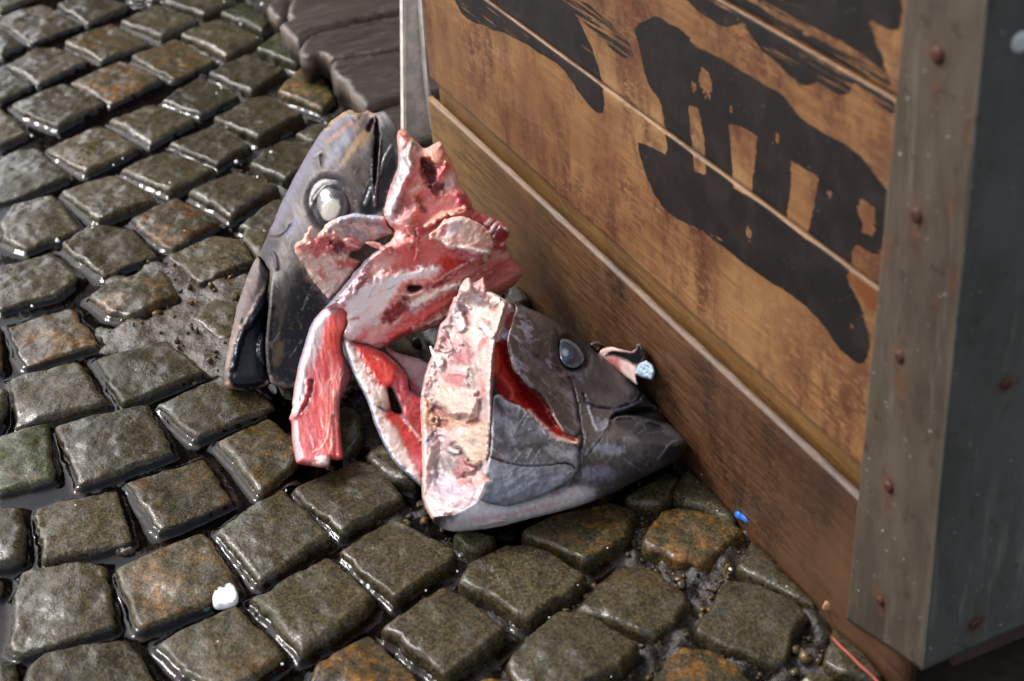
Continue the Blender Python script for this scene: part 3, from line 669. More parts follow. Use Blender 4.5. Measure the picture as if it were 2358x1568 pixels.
# ------------------------------------------------------------------ unseen house across the street, added to darken reflections in the wet stones
house = tag(empty('backdrop_house'), 'unseen dark brick house with tall windows, added across the street as a backdrop for reflections', 'house')
BX0, BY0, BY1 = -11.0, .7, 14.
V, F = box(BX0 - 6, BX0, BY0, BY1, -.03, 14.)
mesh('wall', V, F, plain('dark_brick', lin((74, 52, 44)), .8), house, smooth=False)
wf, wg = plain('window_frame_paint', lin((150, 145, 135)), .5), plain('window_glass', lin((22, 25, 28)), .08)
for fl_ in range(4):
    for c_ in range(6):
        y0 = BY0 + .8 + c_ * 2.2; z0 = 1.0 + fl_ * 3.0
        V, F = join([box(BX0 + .002, BX0 + .06, y0, y0 + .08, z0, z0 + 1.8), box(BX0 + .002, BX0 + .06, y0 + 1.02, y0 + 1.1, z0, z0 + 1.8), box(BX0 + .002, BX0 + .06, y0 + .083, y0 + 1.017, z0, z0 + .08), box(BX0 + .002, BX0 + .06, y0 + .083, y0 + 1.017, z0 + 1.72, z0 + 1.8)])
        wo = mesh('window', V, F, wf, house, smooth=False)
        V, F = box(BX0 + .003, BX0 + .02, y0 + .083, y0 + 1.017, z0 + .083, z0 + 1.717); mesh('pane', V, F, wg, wo, smooth=False)

# ================================================================== FISH
def dz(u, v, z):
    r = rays([(u, v)])[0]; return (z - 1.0) / r[2] * FOC          # distance along the lens axis to height z
class Piece:
    """a modelled lump: outline, middle surface through given depths, swelling to the front and the back, then carving and colouring of its own surface"""
    def __init__(s, outline, ctrl=None, H=.02, R=30, back=.02, step=3.4, base=None, off=.003, rough=1.5, soft=None, seed=1, holes=(), smooth=1, rim=5., col=(200, 150, 140)):
        o = chaikin(outline, smooth) if smooth else np.asarray(outline, float)
        o = resample(o, step)
        ctr = o.mean(0); nn = o - ctr; nn /= np.maximum(np.hypot(*nn.T), 1)[:, None]
        o = o + nn * (fbm(o, 1 / 14., seed, 3) * rough * 1.3 + fbm(o, 1 / 4., seed + 3, 2) * rough * .5)[:, None]
        s.P, s.F = tri_fill(o, step, [chaikin(h, 1) for h in holes], seed=seed); s.o = o; s.seed = seed
        P = s.P; d = np.maximum(sdf(P, o), 0)
        for h in holes: d = np.minimum(d, dseg(P, chaikin(h, 1), True))
        s.d = d
        if base is None:
            c = np.array(ctrl, float); n = len(c); xy = c[:, :2] / 500.; w_ = 1 / c[:, 2]
            if n >= 5:
                r2 = ((xy[:, None] - xy[None]) ** 2).sum(-1); K = np.where(r2 > 0, r2 * np.log(r2 + 1e-12) / 2, 0) + np.eye(n) * .02
                Q = np.c_[np.ones(n), xy]; L = np.block([[K, Q], [Q.T, np.zeros((3, 3))]]); sol = np.linalg.solve(L, np.r_[w_, 0, 0, 0])
                p = P / 500.; r2 = ((p[:, None] - xy[None]) ** 2).sum(-1)
                iv = np.where(r2 > 0, r2 * np.log(r2 + 1e-12) / 2, 0) @ sol[:n] + np.c_[np.ones(len(p)), p] @ sol[n:]
            else:
                co_, *_ = np.linalg.lstsq(np.c_[np.ones(n), xy], w_, rcond=None); iv = np.c_[np.ones(len(P)), P / 500.] @ co_
            s.mid = 1 / iv
        else:
            s.mid = base.depth(P) - (off(P) if callable(off) else off)
        dr = d if soft is None else dseg(P, soft)
        t = np.clip(dr / R, 0, 1); s.prof = np.sqrt(1 - (1 - t) ** 2)
        if soft is not None:
            t2 = np.clip(d / rim, 0, 1); s.prof2 = s.prof; s.cut = .0025 * (1 - np.sqrt(1 - (1 - t2) ** 2))
        else: s.cut = 0
        s.h = H * s.prof - s.cut; s.back = back; s.H = H
        s.col = np.tile(lin(col), (len(P), 1))
        s.edge = np.clip(d / 8., 0, 1)
    def depth(s, Q):
        out = np.empty(len(Q)); f = s.mid - s.h
        for k in range(0, len(Q), 400):
            q = Q[k:k + 400]; r2 = ((q[:, None] - s.P[None]) ** 2).sum(-1); i = np.argpartition(r2, 4, axis=1)[:, :4]
            w_ = 1 / (np.take_along_axis(r2, i, 1) + 1.); out[k:k + 400] = (w_ * f[i]).sum(1) / w_.sum(1)
        return out
    def nz(s, px, seed=0, oct=4, ang=0., stretch=1.):
        a = math.radians(ang); P = s.P @ np.array([[math.cos(a), -math.sin(a)], [math.sin(a), math.cos(a)]]) / [stretch, 1.]
        return fbm(P, 1. / px, s.seed * 7 + seed, oct)
    def m_poly(s, poly, soft=4., wob=2., seed=0, sm=1):
        q = chaikin(poly, sm) if sm else poly
        return sst(-soft, soft, sdf(s.P, q) + s.nz(9, seed) * wob * 2.2)
    def m_line(s, pts, wd, soft=2., wob=1., seed=0):
        return sst(soft, -soft, dseg(s.P, chaikin(pts, 1, False)) - wd / 2 + s.nz(8, seed) * wob * 2)
    def mix(s, m, c, a=1.):
        c = lin(c) if not hasattr(c, 'shape') or c.ndim == 1 else c
        m = np.clip(m * a, 0, 1)[:, None]; s.col = s.col * (1 - m) + c * m; return s
    def fill(s, poly, c, a=1., soft=4., wob=2., sd=0, up=0., sm=1):
        m = s.m_poly(poly, soft, wob, sd, sm); s.mix(m, c, a); s.h = s.h + m * up; return s
    def line(s, pts, wd, c=None, a=1., soft=2., wob=1., sd=0, up=0.):
        m = s.m_line(pts, wd, soft, wob, sd)
        if c is not None: s.mix(m, c, a)
        s.h = s.h + m * up * s.edge; return s
    def mottle(s, c, px, lo, hi, a=1., sd=0, ang=0., stretch=1., mask=None):
        m = sst(lo, hi, s.nz(px, sd, 4, ang, stretch))
        if mask is not None: m = m * mask
        return s.mix(m, c, a)
    def lump(s, px, amp, sd=0, ang=0., stretch=1., mask=None):
        n = s.nz(px, sd, 3, ang, stretch) * amp * s.edge; s.h = s.h + (n if mask is None else n * mask); return s
    def build(s, name, mat, parent=None, gloss=None, cols=True):
        r = rays(s.P); L = np.linalg.norm(r, axis=1) / FOC
        def at(dep):
            t = dep / FOC
            t = np.minimum(t, np.where(r[:, 1] > 1, .637 / np.maximum(r[:, 1], 1e-6), 9)); t = np.minimum(t, (-.012 - 1) / r[:, 2])
            return CAM + r * t[:, None]
        Vf = at(s.mid - s.h); n = len(s.P)
        tb = np.clip(s.d / max(12., 1.), 0, 1)
        Vb = at(np.maximum(s.mid - s.h, s.mid) + .001 + s.back * np.sqrt(1 - (1 - tb) ** 2))
        rim = rim_edges(s.F); F = s.F[:, ::-1]
        used = np.zeros(n, bool)
        Fa = np.r_[F, F[:, ::-1] + n, np.c_[rim[:, 0], rim[:, 1], rim[:, 1] + n], np.c_[rim[:, 0], rim[:, 1] + n, rim[:, 0] + n]]
        # orientation: the front must face the camera
        a = Vf[F[:, 1]] - Vf[F[:, 0]]; b = Vf[F[:, 2]] - Vf[F[:, 0]]; nr = np.cross(a, b).sum(0)
        if nr @ (CAM - Vf.mean(0)) < 0: Fa = Fa[:, ::-1]
        g = np.ones(n) if gloss is None else gloss
        return mesh(name, np.r_[Vf, Vb], Fa, mat, parent, cols=np.clip(np.r_[s.col, s.col * 1.0], 0, 1), floats={'gloss': np.r_[g, g]})

def mat_flesh():
    m = Mat('raw_wet_flesh'); a = m.attr('col', 'Color')
    n = m.noise(230, 5, .65); f = m.noise(700, 3, .6)
    c = m.mix(m.ramp(n, .38, .68, 0, .22), a, m.mix(1., a, (1.0, .66, .62, 1), 'MULTIPLY'))
    c = m.mix(m.ramp(f, .52, .72, 0, .22), c, lin((248, 226, 214)))
    m.set('Base Color', c); m.set('Roughness', m.ramp(n, .3, .7, .22, .42)); m.set('Subsurface Weight', .35)
    m.b.inputs['Subsurface Radius'].default_value = (1., .35, .25); m.b.inputs['Subsurface Scale'].default_value = .008
    m.set('Coat Weight', .35); m.set('Coat Roughness', .12)
    m.bump(n, .22, .0014); m.bump(f, .6, .0006); m.t.links.new(m.bump_in, m.b.inputs['Coat Normal']); return m.done()
def mat_skin():
    m = Mat('wet_fish_skin'); a = m.attr('col', 'Color'); g = m.attr('gloss')
    n = m.noise(160, 5, .65); s_ = m.noise(160, 5, .7, m.mapping((.25, 1.6, .8), (.3, .2, .9)))
    c = m.mix(m.ramp(s_, .36, .7, 0, .5), a, m.mix(1., a, (.55, .53, .52, 1), 'MULTIPLY'))
    c = m.mix(m.ramp(n, .56, .76, 0, .5), c, m.mix(1., a, (1.7, 1.7, 1.75, 1), 'MULTIPLY'))
    m.set('Base Color', c); m.set('Roughness', m.ramp(m.math('ADD', m.math('MULTIPLY', g, -.3), m.math('MULTIPLY', n, .2)), -.3, .2, .16, .46))
    m.set('Specular IOR Level', .12); m.set('Coat Weight', m.ramp(g, 0, 1, .03, .2)); m.set('Coat Roughness', .06)
    m.bump(s_, .2, .0008); m.bump(n, .3, .0007); m.bump(m.noise(650, 3, .6), .35, .0004); m.t.links.new(m.bump_in, m.b.inputs['Coat Normal']); return m.done()
FLESH, SKIN = mat_flesh(), mat_skin()
def mat_eye(name, rough):
    m = Mat(name); m.set('Base Color', m.attr('col', 'Color')); m.set('Roughness', rough); m.set('Coat Weight', .35); m.set('Coat Roughness', .03)
    m.bump(m.noise(90, 3), .08, .001); return m.done()
EYE = mat_eye('glassy_eye', .12)
def oval(c, rx, ry, ang=0., n=26):
    t = np.linspace(0, 2 * np.pi, n, endpoint=False); a = math.radians(ang)
    p = np.c_[np.cos(t) * rx, np.sin(t) * ry] @ np.array([[math.cos(a), math.sin(a)], [-math.sin(a), math.cos(a)]]); return p + np.asarray(c)

ta, tb, tc, td, te, tf, tg, th, ti, tj, tk = [tile(x, y, 3.99) for x, y in ((700, 350), (700, 700), (700, 1000), (1180, 430), (1180, 780), (930, 980), (930, 1200), (1350, 900), (1350, 1280), (1700, 1000), (1700, 1320))]

# ---------------------------------------------------------------- first fish: head standing on its snout, collar and flesh beside it
fish1 = tag(empty('fish_head'), 'severed tuna head standing on its snout, cloudy white eye, torn pink collar', 'fish head')
C1 = [(545, 890, dz(545, 890, .012)), (690, 880, dz(690, 880, .015)), (600, 600, 1.845), (700, 370, 1.895), (850, 260, 1.90), (940, 300, 1.90), (900, 480, 1.86), (760, 650, 1.835), (860, 650, 1.84)]
hd1 = ta((1470,260),(1500,190),(1560,150),(1680,60),(1790,25),(1850,85),(1960,65),(2000,30),(2070,90),(2180,50),(2260,70),(2354,200)) + \
      td((500,60),(540,250),(560,420),(520,600),(480,800),(440,1000),(430,1300)) + tb((2150,560),(1900,760),(1620,1060)) + \
      tc((1500,60),(1420,300),(1300,600),(1200,880),(1120,1040),(1000,1068),(870,1078),(790,1045),(735,1005),(705,900),(682,790),(668,640),(666,480),(680,300),(700,120)) + \
      tb((722,1000),(735,850),(728,740),(700,690),(640,600),(600,545),(545,560),(640,400),(690,280),(750,130)) + ta((750,1560),(800,1430),(880,1230),(950,1100),(1040,920),(1130,760),(1250,540),(1370,350),(1420,290))
sil1 = tb((545,560),(640,400),(690,280),(750,130)) + ta((750,1560),(800,1430),(880,1230),(950,1100),(1040,920),(1130,760),(1250,540),(1370,350),(1470,250),(1560,140),(1790,20),(2000,20))
h1 = Piece(hd1, C1, H=.050, R=150, back=.07, soft=chaikin(sil1, 1, False), seed=11, step=2.9, rough=1.2, rim=7, col=(128, 116, 112))
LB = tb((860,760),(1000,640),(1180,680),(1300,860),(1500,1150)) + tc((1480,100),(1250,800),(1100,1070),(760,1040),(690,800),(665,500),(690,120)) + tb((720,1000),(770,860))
h1.mottle((96, 88, 90), 30, -.05, .45, .8, 1, 62, 5).mottle((168, 158, 162), 22, .0, .5, .75, 2, 62, 6).mottle((150, 122, 98), 26, .1, .5, .7, 3, 62, 7).mottle((72, 66, 70), 12, .2, .55, .6, 4, 62, 4)
h1.line(ta((780,1500),(900,1250),(1060,940),(1270,560),(1480,280)), 34, (158, 154, 176), .75, 14, 3, 5)  # lavender highlights of the left flank, painted into the skin colour
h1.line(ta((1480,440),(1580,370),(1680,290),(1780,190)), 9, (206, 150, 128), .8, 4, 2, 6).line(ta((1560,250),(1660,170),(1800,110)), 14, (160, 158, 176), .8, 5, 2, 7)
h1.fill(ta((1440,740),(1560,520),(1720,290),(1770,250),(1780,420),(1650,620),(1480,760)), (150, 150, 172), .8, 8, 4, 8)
h1.line(ta((1680,740),(1790,560),(1900,400),(1960,330)), 14, (206, 170, 122), .85, 5, 3, 9).line(ta((1920,530),(1960,440),(2010,360)), 9, (200, 166, 120), .8, 4, 2, 10).line(ta((1830,300),(1880,200),(1930,130)), 9, (184, 158, 128), .7, 4, 2, 11)
h1.fill(ta((1720,720),(1880,640),(2040,560),(2060,900),(1900,1080),(1740,960),(1640,860)), (104, 94, 82), .75, 9, 4, 12).fill(ta((1790,740),(1900,760),(1890,880),(1800,870)), (62, 52, 50), .8, 6, 3, 13)
h1.fill(ta((1370,640),(1400,600),(1425,700),(1415,800),(1395,790)), (62, 48, 46), 1, 2, 1, 14, -.003)
h1.line(ta((1310,640),(1390,580)), 6, (196, 184, 176), .9, 2, 1, 15, .002)
# pale frayed rim along the cut
h1.line(ta((1460,250),(1540,150),(1680,60),(1790,30),(1850,85)), 17, (205, 178, 142), 1, 4, 2, 16, .004).line(ta((1960,60),(2010,40),(2070,95)), 12, (216, 172, 142), .9, 4, 2, 17, .003)
h1.line(ta((1440,260),(1500,240)), 5, (60, 50, 40), .6, 3, 1)
# slit behind the cheek and the dark skin beside it
h1.fill(td((110,140),(240,0),(300,-60),(440,-60),(470,200),(495,400),(440,560),(380,690),(340,860),(250,1080),(0,1090),(-60,1060),(60,700),(130,500)), (17, 17, 22), .95, 8, 3, 18)
h1.fill(td((230,30),(330,-140),(440,0),(455,160),(380,330),(260,560),(240,300)), (92, 88, 86), .6, 9, 4, 19)
h1.line(td((400,180),(330,290),(270,440),(250,560)), 5, (130, 136, 128), .8, 3, 1, 20, .002).line(td((130,740),(90,860),(50,950)), 8, (122, 134, 130), .75, 3, 1, 21, .002).line(td((20,540),(-10,720)), 3, (120, 110, 96), .6, 2, 1)  # glints on the black skin, painted as pale strokes
h1.fill(td((190,-190),(215,-160),(232,-40),(240,60),(240,180),(215,330),(205,560),(185,700),(165,700),(150,560),(165,330),(185,150),(180,0)), (46, 9, 11), 1, 2, 1, 22, -.012, 1)
h1.fill(td((60,-30),(130,-150),(175,-190),(150,-60),(90,25)), (64, 20, 22), 1, 2, 2, 23, -.006)
h1.line(td((240,60),(240,220),(225,420),(205,640),(190,760),(175,960)), 5, (132, 112, 110), .8, 2, 1, 24, .003).line(td((150,360),(140,600),(150,760),(160,900)), 3, (150, 160, 172), .7, 2, .5, 25, .002)
# eye hollow
h1.fill(oval(ta((1520, 1270))[0], 56, 70, -18), (42, 36, 44), .95, 9, 1., 26, -.004)
h1.line(ta((1300,1200),(1400,1060),(1560,985),(1660,1030),(1760,1150),(1790,1290),(1780,1400)), 10, (92, 84, 92), .8, 5, .3, 27, .001)
h1.line(ta((1740,1050),(1790,1180),(1830,1330)), 8, (118, 96, 76), .8, 5, .5, 28, .001).line(ta((1210,1400),(1300,1180),(1440,1010)), 10, (96, 84, 82), .6, 6, .5, 29, .001)
# dark lower cheek and upper jaw
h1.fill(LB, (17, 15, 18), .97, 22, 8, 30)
h1.fill(tb((700,260),(760,330),(880,300),(840,480),(770,560),(740,700),(640,600),(600,540),(640,400)), (58, 54, 66), .8, 8, 3, 31)
h1.line(tb((730,290),(840,300),(950,230),(1000,140)), 4, (40, 36, 40), .8, 3, 1, 32, -.003).line(tb((940,260),(1000,180),(1060,90)), 16, (142, 144, 168), .8, 6, 2, 33)
h1.line(tb((880,560),(900,800),(880,1050),(840,1300)), 22, (86, 74, 66), .6, 12, 4, 34).line(tb((1060,640),(1000,860),(880,1080)), 9, (96, 84, 80), .5, 6, 3, 35).line(tb((980,560),(980,760)), 12, (72, 66, 70), .6, 8, 3, 36)
h1.line(tb((760,500),(800,560),(810,700)), 7, (70, 66, 84), .8, 3, 1, 37, .003).line(tb((780,470),(750,640)), 4, (120, 108, 104), .6, 2, 1)
h1.fill(tc((800,440),(880,430),(910,520),(890,640),(830,760),(760,800),(750,640)), (104, 84, 60), .75, 8, 4, 38)
h1.line(tc((740,0),(720,200),(700,420),(690,600),(720,860)), 8, (74, 66, 66), .6, 4, 1, 39, .003).line(tc((920,0),(880,130),(850,300),(820,420)), 7, (98, 84, 62), .6, 4, 2, 40)  # gold specular streaks of the black jaw, put in as colour
h1.line(tc((735,920),(740,980)), 8, (150, 128, 118), .9, 3, 1, 41).line(tc((720,480),(735,520)), 7, (140, 118, 110), .8, 3, 1).line(tc((860,1000),(900,1005)), 5, (120, 120, 126), .7, 2, 1)
h1.mottle((120, 96, 60), 9, .38, .6, .5, 42, 0, 1, h1.m_poly(tc((950,-100),(1400,-100),(1350,300),(950,450)), 20)).mottle((96, 100, 108), 7, .42, .6, .45, 43)
h1.lump(16, .0005, 44, 62, 4).lump(7, .0002, 45, 62, 3)
h1.col *= .62
for k in range(70):
    a0 = np.array([RNG.uniform(560, 900), RNG.uniform(290, 860)]); an_ = math.radians(-62 + RNG.normal(0, 9)); ln = RNG.uniform(10, 60); dv = np.array([math.cos(an_), math.sin(an_)])
    h1.line([a0, a0 + dv * ln], RNG.uniform(.8, 2.2), (150, 145, 150) if k % 3 else (58, 50, 50), .4, 1.6, 1., 200 + k, .0002)
gl = np.clip(h1.m_poly(LB, 30, 4) + h1.m_poly(td((-100,300),(480,100),(480,500),(260,1080),(-60,1080)), 16) + h1.m_poly(oval(ta((1520, 1270))[0], 60, 74), 8), .15, 1)
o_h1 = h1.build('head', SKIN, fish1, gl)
# eye
e1 = Piece(oval(ta((1545, 1285))[0], 37, 46, -20), base=h1, off=.001, H=.006, R=38, back=.008, step=2.4, rough=.3, seed=12, col=(46, 38, 44))
e1.line(ta((1640,1060),(1710,1180),(1720,1300),(1680,1400)), 9, (96, 84, 82), .8, 4, 1).line(ta((1290,1340),(1340,1220),(1440,1150)), 5, (88, 66, 48), .6, 3, 1)
e1.fill(oval(ta((1515, 1330))[0], 22, 27, 25), (176, 168, 156), 1, 4, 1.6, 1, .0008).line(oval(ta((1515, 1330))[0], 11, 11).tolist() + [oval(ta((1515, 1330))[0], 11, 11)[0].tolist()], 3, (160, 152, 142), .6, 3, .6, 2)
o_e1 = e1.build('eye', EYE, fish1)
# lower jaw
jw = tb((540,562),(612,532),(640,600),(700,690),(726,760),(720,870),(700,1010),(700,1120)) + tc((715,20),(700,200),(680,480),(690,760),(720,930),(735,1010),(640,1050),(500,1080),(360,1098),(250,1085),(150,1052),(116,960),(118,880),(150,700),(220,350),(290,30)) + tb((280,1240),(340,1080),(440,780))
j1 = Piece(jw, [(545, 890, dz(545, 890, .012)), (640, 880, dz(640, 880, .014)), (600, 600, 1.852), (560, 740, 1.84), (640, 740, 1.845)], H=.022, R=34, back=.03, seed=13, rough=.8, col=(134, 120, 116))
j1.mottle((170, 156, 152), 18, -.05, .4, .8, 1, 68, 6).mottle((100, 90, 92), 14, .05, .45, .8, 2, 68, 5).mottle((176, 138, 128), 14, .2, .5, .6, 3, 60, 2)
MO = tb((722,840),(690,960),(600,1090),(500,1270),(380,1500)) + tc((380,120),(310,330),(250,560),(215,800),(205,980),(250,1090),(500,1085),(720,1010),(690,760),(670,480),(700,60)) + tb((735,1000),(740,860))
j1.fill(MO, (17, 19, 26), 1, 4, 1.5, 4, -.006)
j1.line(tb((690,1000),(560,1250),(430,1480)) + tc((400,230),(300,480),(240,800)), 14, (44, 52, 66), .9, 5, 1.5, 5, .008).line(tc((470,180),(560,80),(660,-60)), 4, (78, 84, 92), .6, 3, 1, 6)
j1.line(tb((680,900),(520,1180),(360,1500)) + tc((330,260),(220,540),(170,800)), 5, (178, 152, 132), .8, 3, 1, 7, .002)
j1.fill(tc((640,350),(600,420),(560,540),(600,680),(680,800),(668,560)), (40, 38, 50), .9, 5, 1, 8, .007)
j1.fill(tc((125,985),(200,990),(250,1040),(245,1075),(170,1065),(135,1040)), (186, 142, 112), .95, 3, 2, 9, .002).fill(tb((615,545),(640,620),(700,690),(720,760),(660,700)), (70, 56, 50), .9, 3, 1, 10, -.003)
o_j1 = j1.build('lower_jaw', SKIN, fish1, np.clip(j1.m_poly(MO, 5) + .2, 0, 1))

# big mass of flesh behind the collar
fl = td((455,0),(540,-70),(620,20),(670,90),(705,115),(740,150),(800,212),(835,230),(920,180),(985,140),(1040,150),(1110,260),(1170,370),(1230,500),(1262,640),(1262,692),(1360,762),(1412,900),(1500,1040),(1600,1062),(1700,1108),(1850,1190),(1945,1238),(1958,1290),(1900,1390),(1890,1440),(1898,1530)) + \
     te((1900,120),(1962,200),(1985,270),(2052,350),(2114,430),(2102,480),(2010,560),(1992,612),(1860,700),(1760,760),(1500,900),(1250,1100),(1000,1162),(800,1192),(650,1232),(500,1300),(340,1392),(212,1442),(100,1440)) + tf((1200,645),(1080,600),(900,560),(770,520),(760,440),(810,330),(820,200),(800,110),(700,90),(590,120),(520,110)) + \
     tb((1480,1170),(1560,1080),(1700,920),(1920,640),(2080,490),(2210,400),(2300,340)) + td((430,1390),(440,1300),(410,1250),(370,1232),(275,1045),(340,860),(380,690),(440,560),(490,400),(470,200))
CF = [(800, 690, 1.745), (880, 790, 1.79), (990, 740, 1.80), (1200, 640, 1.85), (1190, 540, 1.85), (1050, 400, 1.84), (940, 310, 1.855), (880, 480, 1.80), (960, 560, 1.785), (1040, 620, 1.80)]
f1 = Piece(fl, CF, H=.018, R=26, back=.035, seed=21, rough=3.2, smooth=1, step=3., col=(230, 138, 132))
f1.mottle((246, 192, 182), 40, -.1, .4, .8, 1, -28, 2.5).mottle((190, 78, 74), 34, .1, .45, .7, 2, -28, 3).mottle((236, 200, 190), 18, .2, .5, .5, 3, -28, 3)
sk = td((450,-20),(620,80),(700,330),(690,430),(560,700),(420,1200),(280,1050),(350,850),(450,550),(490,400),(470,200))
f1.fill(sk, (166, 158, 160), .95, 7, 4, 4, .004)
f1.fill(td((460,-40),(600,-20),(680,100),(600,260),(500,260),(470,120)), (214, 164, 148), .9, 8, 5, 5).mottle((188, 92, 84), 9, .1, .4, .8, 6, 0, 1, f1.m_poly(td((480,-40),(680,100),(620,240),(490,200)), 8))
f1.line(td((690,120),(640,240),(600,320),(640,420)), 14, (160, 156, 148), .9, 4, 2, 7, .005).fill(td((690,150),(745,150),(800,220),(720,280)), (140, 130, 130), .9, 3, 2, 8, .002)
f1.fill(td((640,400),(690,440),(560,700),(470,900),(400,1200),(285,1040),(350,870),(480,800),(560,600)), (226, 222, 224), .95, 7, 3, 9, .003).fill(td((490,440),(560,420),(520,640),(420,780),(380,760),(440,560)), (132, 130, 136), .7, 7, 4, 10)
f1.fill(td((640,1000),(780,1000),(660,1180),(640,1240),(400,1240),(440,1130),(540,980)), (214, 158, 154), .95, 8, 4, 11, .006)
f1.fill(td((590,600),(680,560),(800,600),(840,720),(760,800),(640,900),(560,820)), (226, 132, 118), .9, 8, 4, 12).mottle((240, 202, 186), 7, .0, .3, .8, 13, -35, 4, f1.m_poly(td((570,600),(820,600),(850,760),(620,900)), 8))
f1.fill(td((780,360),(860,340),(960,440),(980,580),(960,680),(900,720),(830,650),(800,520)), (84, 28, 34), .95, 8, 5, 14, -.010).mottle((120, 30, 38), 6, -.1, .3, .8, 15, 0, 1, f1.m_poly(td((770,350),(980,440),(960,720),(820,650)), 6))
f1.fill(td((900,720),(1000,680),(1080,640),(1140,640),(1110,760),(1020,830),(950,870),(920,800)), (112, 26, 40), .95, 6, 5, 16, -.004)
f1.fill(td((980,560),(1060,420),(1160,360),(1180,440),(1080,560),(990,680)), (206, 84, 88), .9, 6, 4, 17, .006).fill(td((830,260),(1000,160),(1110,280),(1060,430),(960,440),(860,360)), (226, 170, 146), .9, 8, 6, 18, .005).mottle((202, 92, 88), 11, .1, .45, .7, 19, 0, 1, f1.m_poly(td((830,260),(1000,160),(1170,330),(1060,430)), 8))
f1.fill(td((1150,580),(1240,560),(1262,680),(1200,700),(1140,640)), (222, 196, 194), .9, 5, 4, 20, .002)
CV = td((720,800),(940,870),(1120,790),(1220,900),(1210,980),(1340,1000),(1300,1090),(1100,1040),(840,1230),(740,1200),(690,1140),(760,1020))
f1.fill(CV, (240, 146, 138), .9, 10, 4, 21, -.006).fill(td((960,880),(1160,800),(1210,900),(1200,960),(1040,1000)), (246, 176, 158), .8, 12, 4, 22).line(td((740,880),(770,950),(820,1040)), 12, (112, 40, 40), .9, 5, 4, 23, .002)
f1.fill(td((1190,780),(1350,760),(1420,920),(1490,1040),(1360,1050),(1230,960)), (178, 50, 66), .95, 6, 4, 24, .006).mottle((208, 110, 118), 8, .15, .45, .7, 25, 40, 2, f1.m_poly(td((1190,780),(1350,760),(1490,1040),(1230,960)), 6))
f1.line(td((840,1230),(960,1140),(1100,1060),(1240,1050),(1340,1010)), 14, (238, 178, 158), .9, 4, 2, 26, .008)
BX = td((1370,1070),(1600,1062),(1720,1110),(1950,1240),(1950,1300),(1880,1440),(1890,1568),(1720,1560),(1710,1400),(1640,1250),(1480,1160))
f1.fill(BX, (180, 54, 66), .9, 5, 4, 27, .004).line(td((1680,1300),(1780,1180)), 8, (240, 220, 216), .9, 2, 2, 28, .003).line(td((1620,1210),(1700,1150)), 8, (236, 212, 208), .9, 3, 2, 29, .002).line(td((1720,1380),(1800,1240)), 5, (232, 200, 200), .8, 2, 2, 30, .003).line(td((1800,1230),(1940,1290)), 6, (236, 216, 212), .9, 2, 2, 31, .003).line(td((1830,1480),(1880,1440),(1890,1400)), 7, (236, 206, 206), .8, 2, 1, 32, .003).fill(td((1780,1290),(1930,1320),(1880,1420),(1760,1460)), (160, 34, 48), .8, 4, 2, 33)
# long flank of pale belly wall with red edges
f1.fill(te((440,80),(700,50),(1060,110),(1240,240),(1380,310),(1200,440),(1020,540),(720,560),(540,620),(400,600),(240,520),(430,330)), (228, 112, 102), .85, 14, 6, 34)
f1.fill(te((-320,940),(0,560),(240,480),(420,400),(700,400),(900,320),(1040,330),(1020,480),(700,560),(580,590),(520,700),(470,820),(250,1050),(0,1180),(-240,1220),(-330,1100)), (252, 234, 232), .95, 14, 6, 35, .006)
f1.fill(te((1000,250),(1200,220),(1380,310),(1260,400),(1050,520),(1010,470),(1080,380)), (206, 44, 30), .9, 12, 5, 36).line(te((260,500),(400,440),(520,360),(640,350)), 12, (214, 96, 84), .7, 8, 4, 37).line(te((400,830),(470,720),(560,600),(640,570)), 12, (226, 124, 100), .8, 7, 4, 38)
f1.line(te((1380,310),(1240,390),(1050,510),(900,620),(700,720),(580,760)), 6, (246, 216, 200), .8, 3, 1.5, 39, .004)
f1.fill(te((590,620),(660,600),(770,610),(790,650),(700,690),(610,680)), (96, 16, 20), 1, 4, 1.5, 40, -.008).line(te((560,720),(700,720),(800,670)), 7, (240, 200, 204), .6, 4, 1, 41, .003)
f1.fill(te((300,960),(470,830),(540,740),(640,800),(620,900),(480,1000),(320,1110),(260,1070)), (142, 32, 42), .92, 7, 5, 42, -.006).mottle((196, 70, 74), 7, .0, .35, .8, 43, 0, 1, f1.m_poly(te((300,960),(540,740),(640,800),(480,1000),(320,1110)), 6))
f1.line(te((1200,440),(1050,560),(900,640)), 14, (186, 50, 58), .9, 6, 3, 44, -.003)
f1.fill(te((560,800),(900,650),(1280,540),(1330,620),(1000,760),(760,900),(600,920)), (248, 232, 224), .95, 10, 4, 45, .008).line(te((640,760),(900,700),(1040,640)), 5, (206, 120, 90), .6, 4, 3, 46).fill(te((650,880),(780,860),(830,920),(700,980),(620,960)), (226, 220, 224), .8, 9, 3, 47, .003)
f1.line(te((420,1240),(640,1120),(860,960),(1060,840),(1260,740)), 26, (214, 84, 76), .85, 9, 4, 48, .004).line(te((320,1360),(520,1240),(760,1090)), 14, (200, 66, 62), .8, 7, 4, 49, .002)
f1.line(te((700,1190),(900,1080),(1040,1000),(1120,980)), 12, (238, 204, 190), .9, 4, 4, 50, .004).line(te((740,1150),(920,1040),(1100,960)), 6, (206, 110, 104), .8, 4, 3, 51, -.002)
f1.fill(tf((770,480),(860,330),(1000,270),(1240,240),(1050,420),(1000,520),(1300,560),(1200,640),(960,560)), (248, 226, 228), .9, 10, 4, 52)
f1.line(tf((930,520),(1040,420)), 14, (208, 106, 104), .8, 5, 3, 53, .003).line(tf((860,250),(960,230)), 6, (150, 90, 84), .8, 3, 2, 54).line(tf((1100,590),(1200,560),(1330,540)), 10, (206, 106, 112), .7, 5, 3, 55, .003)
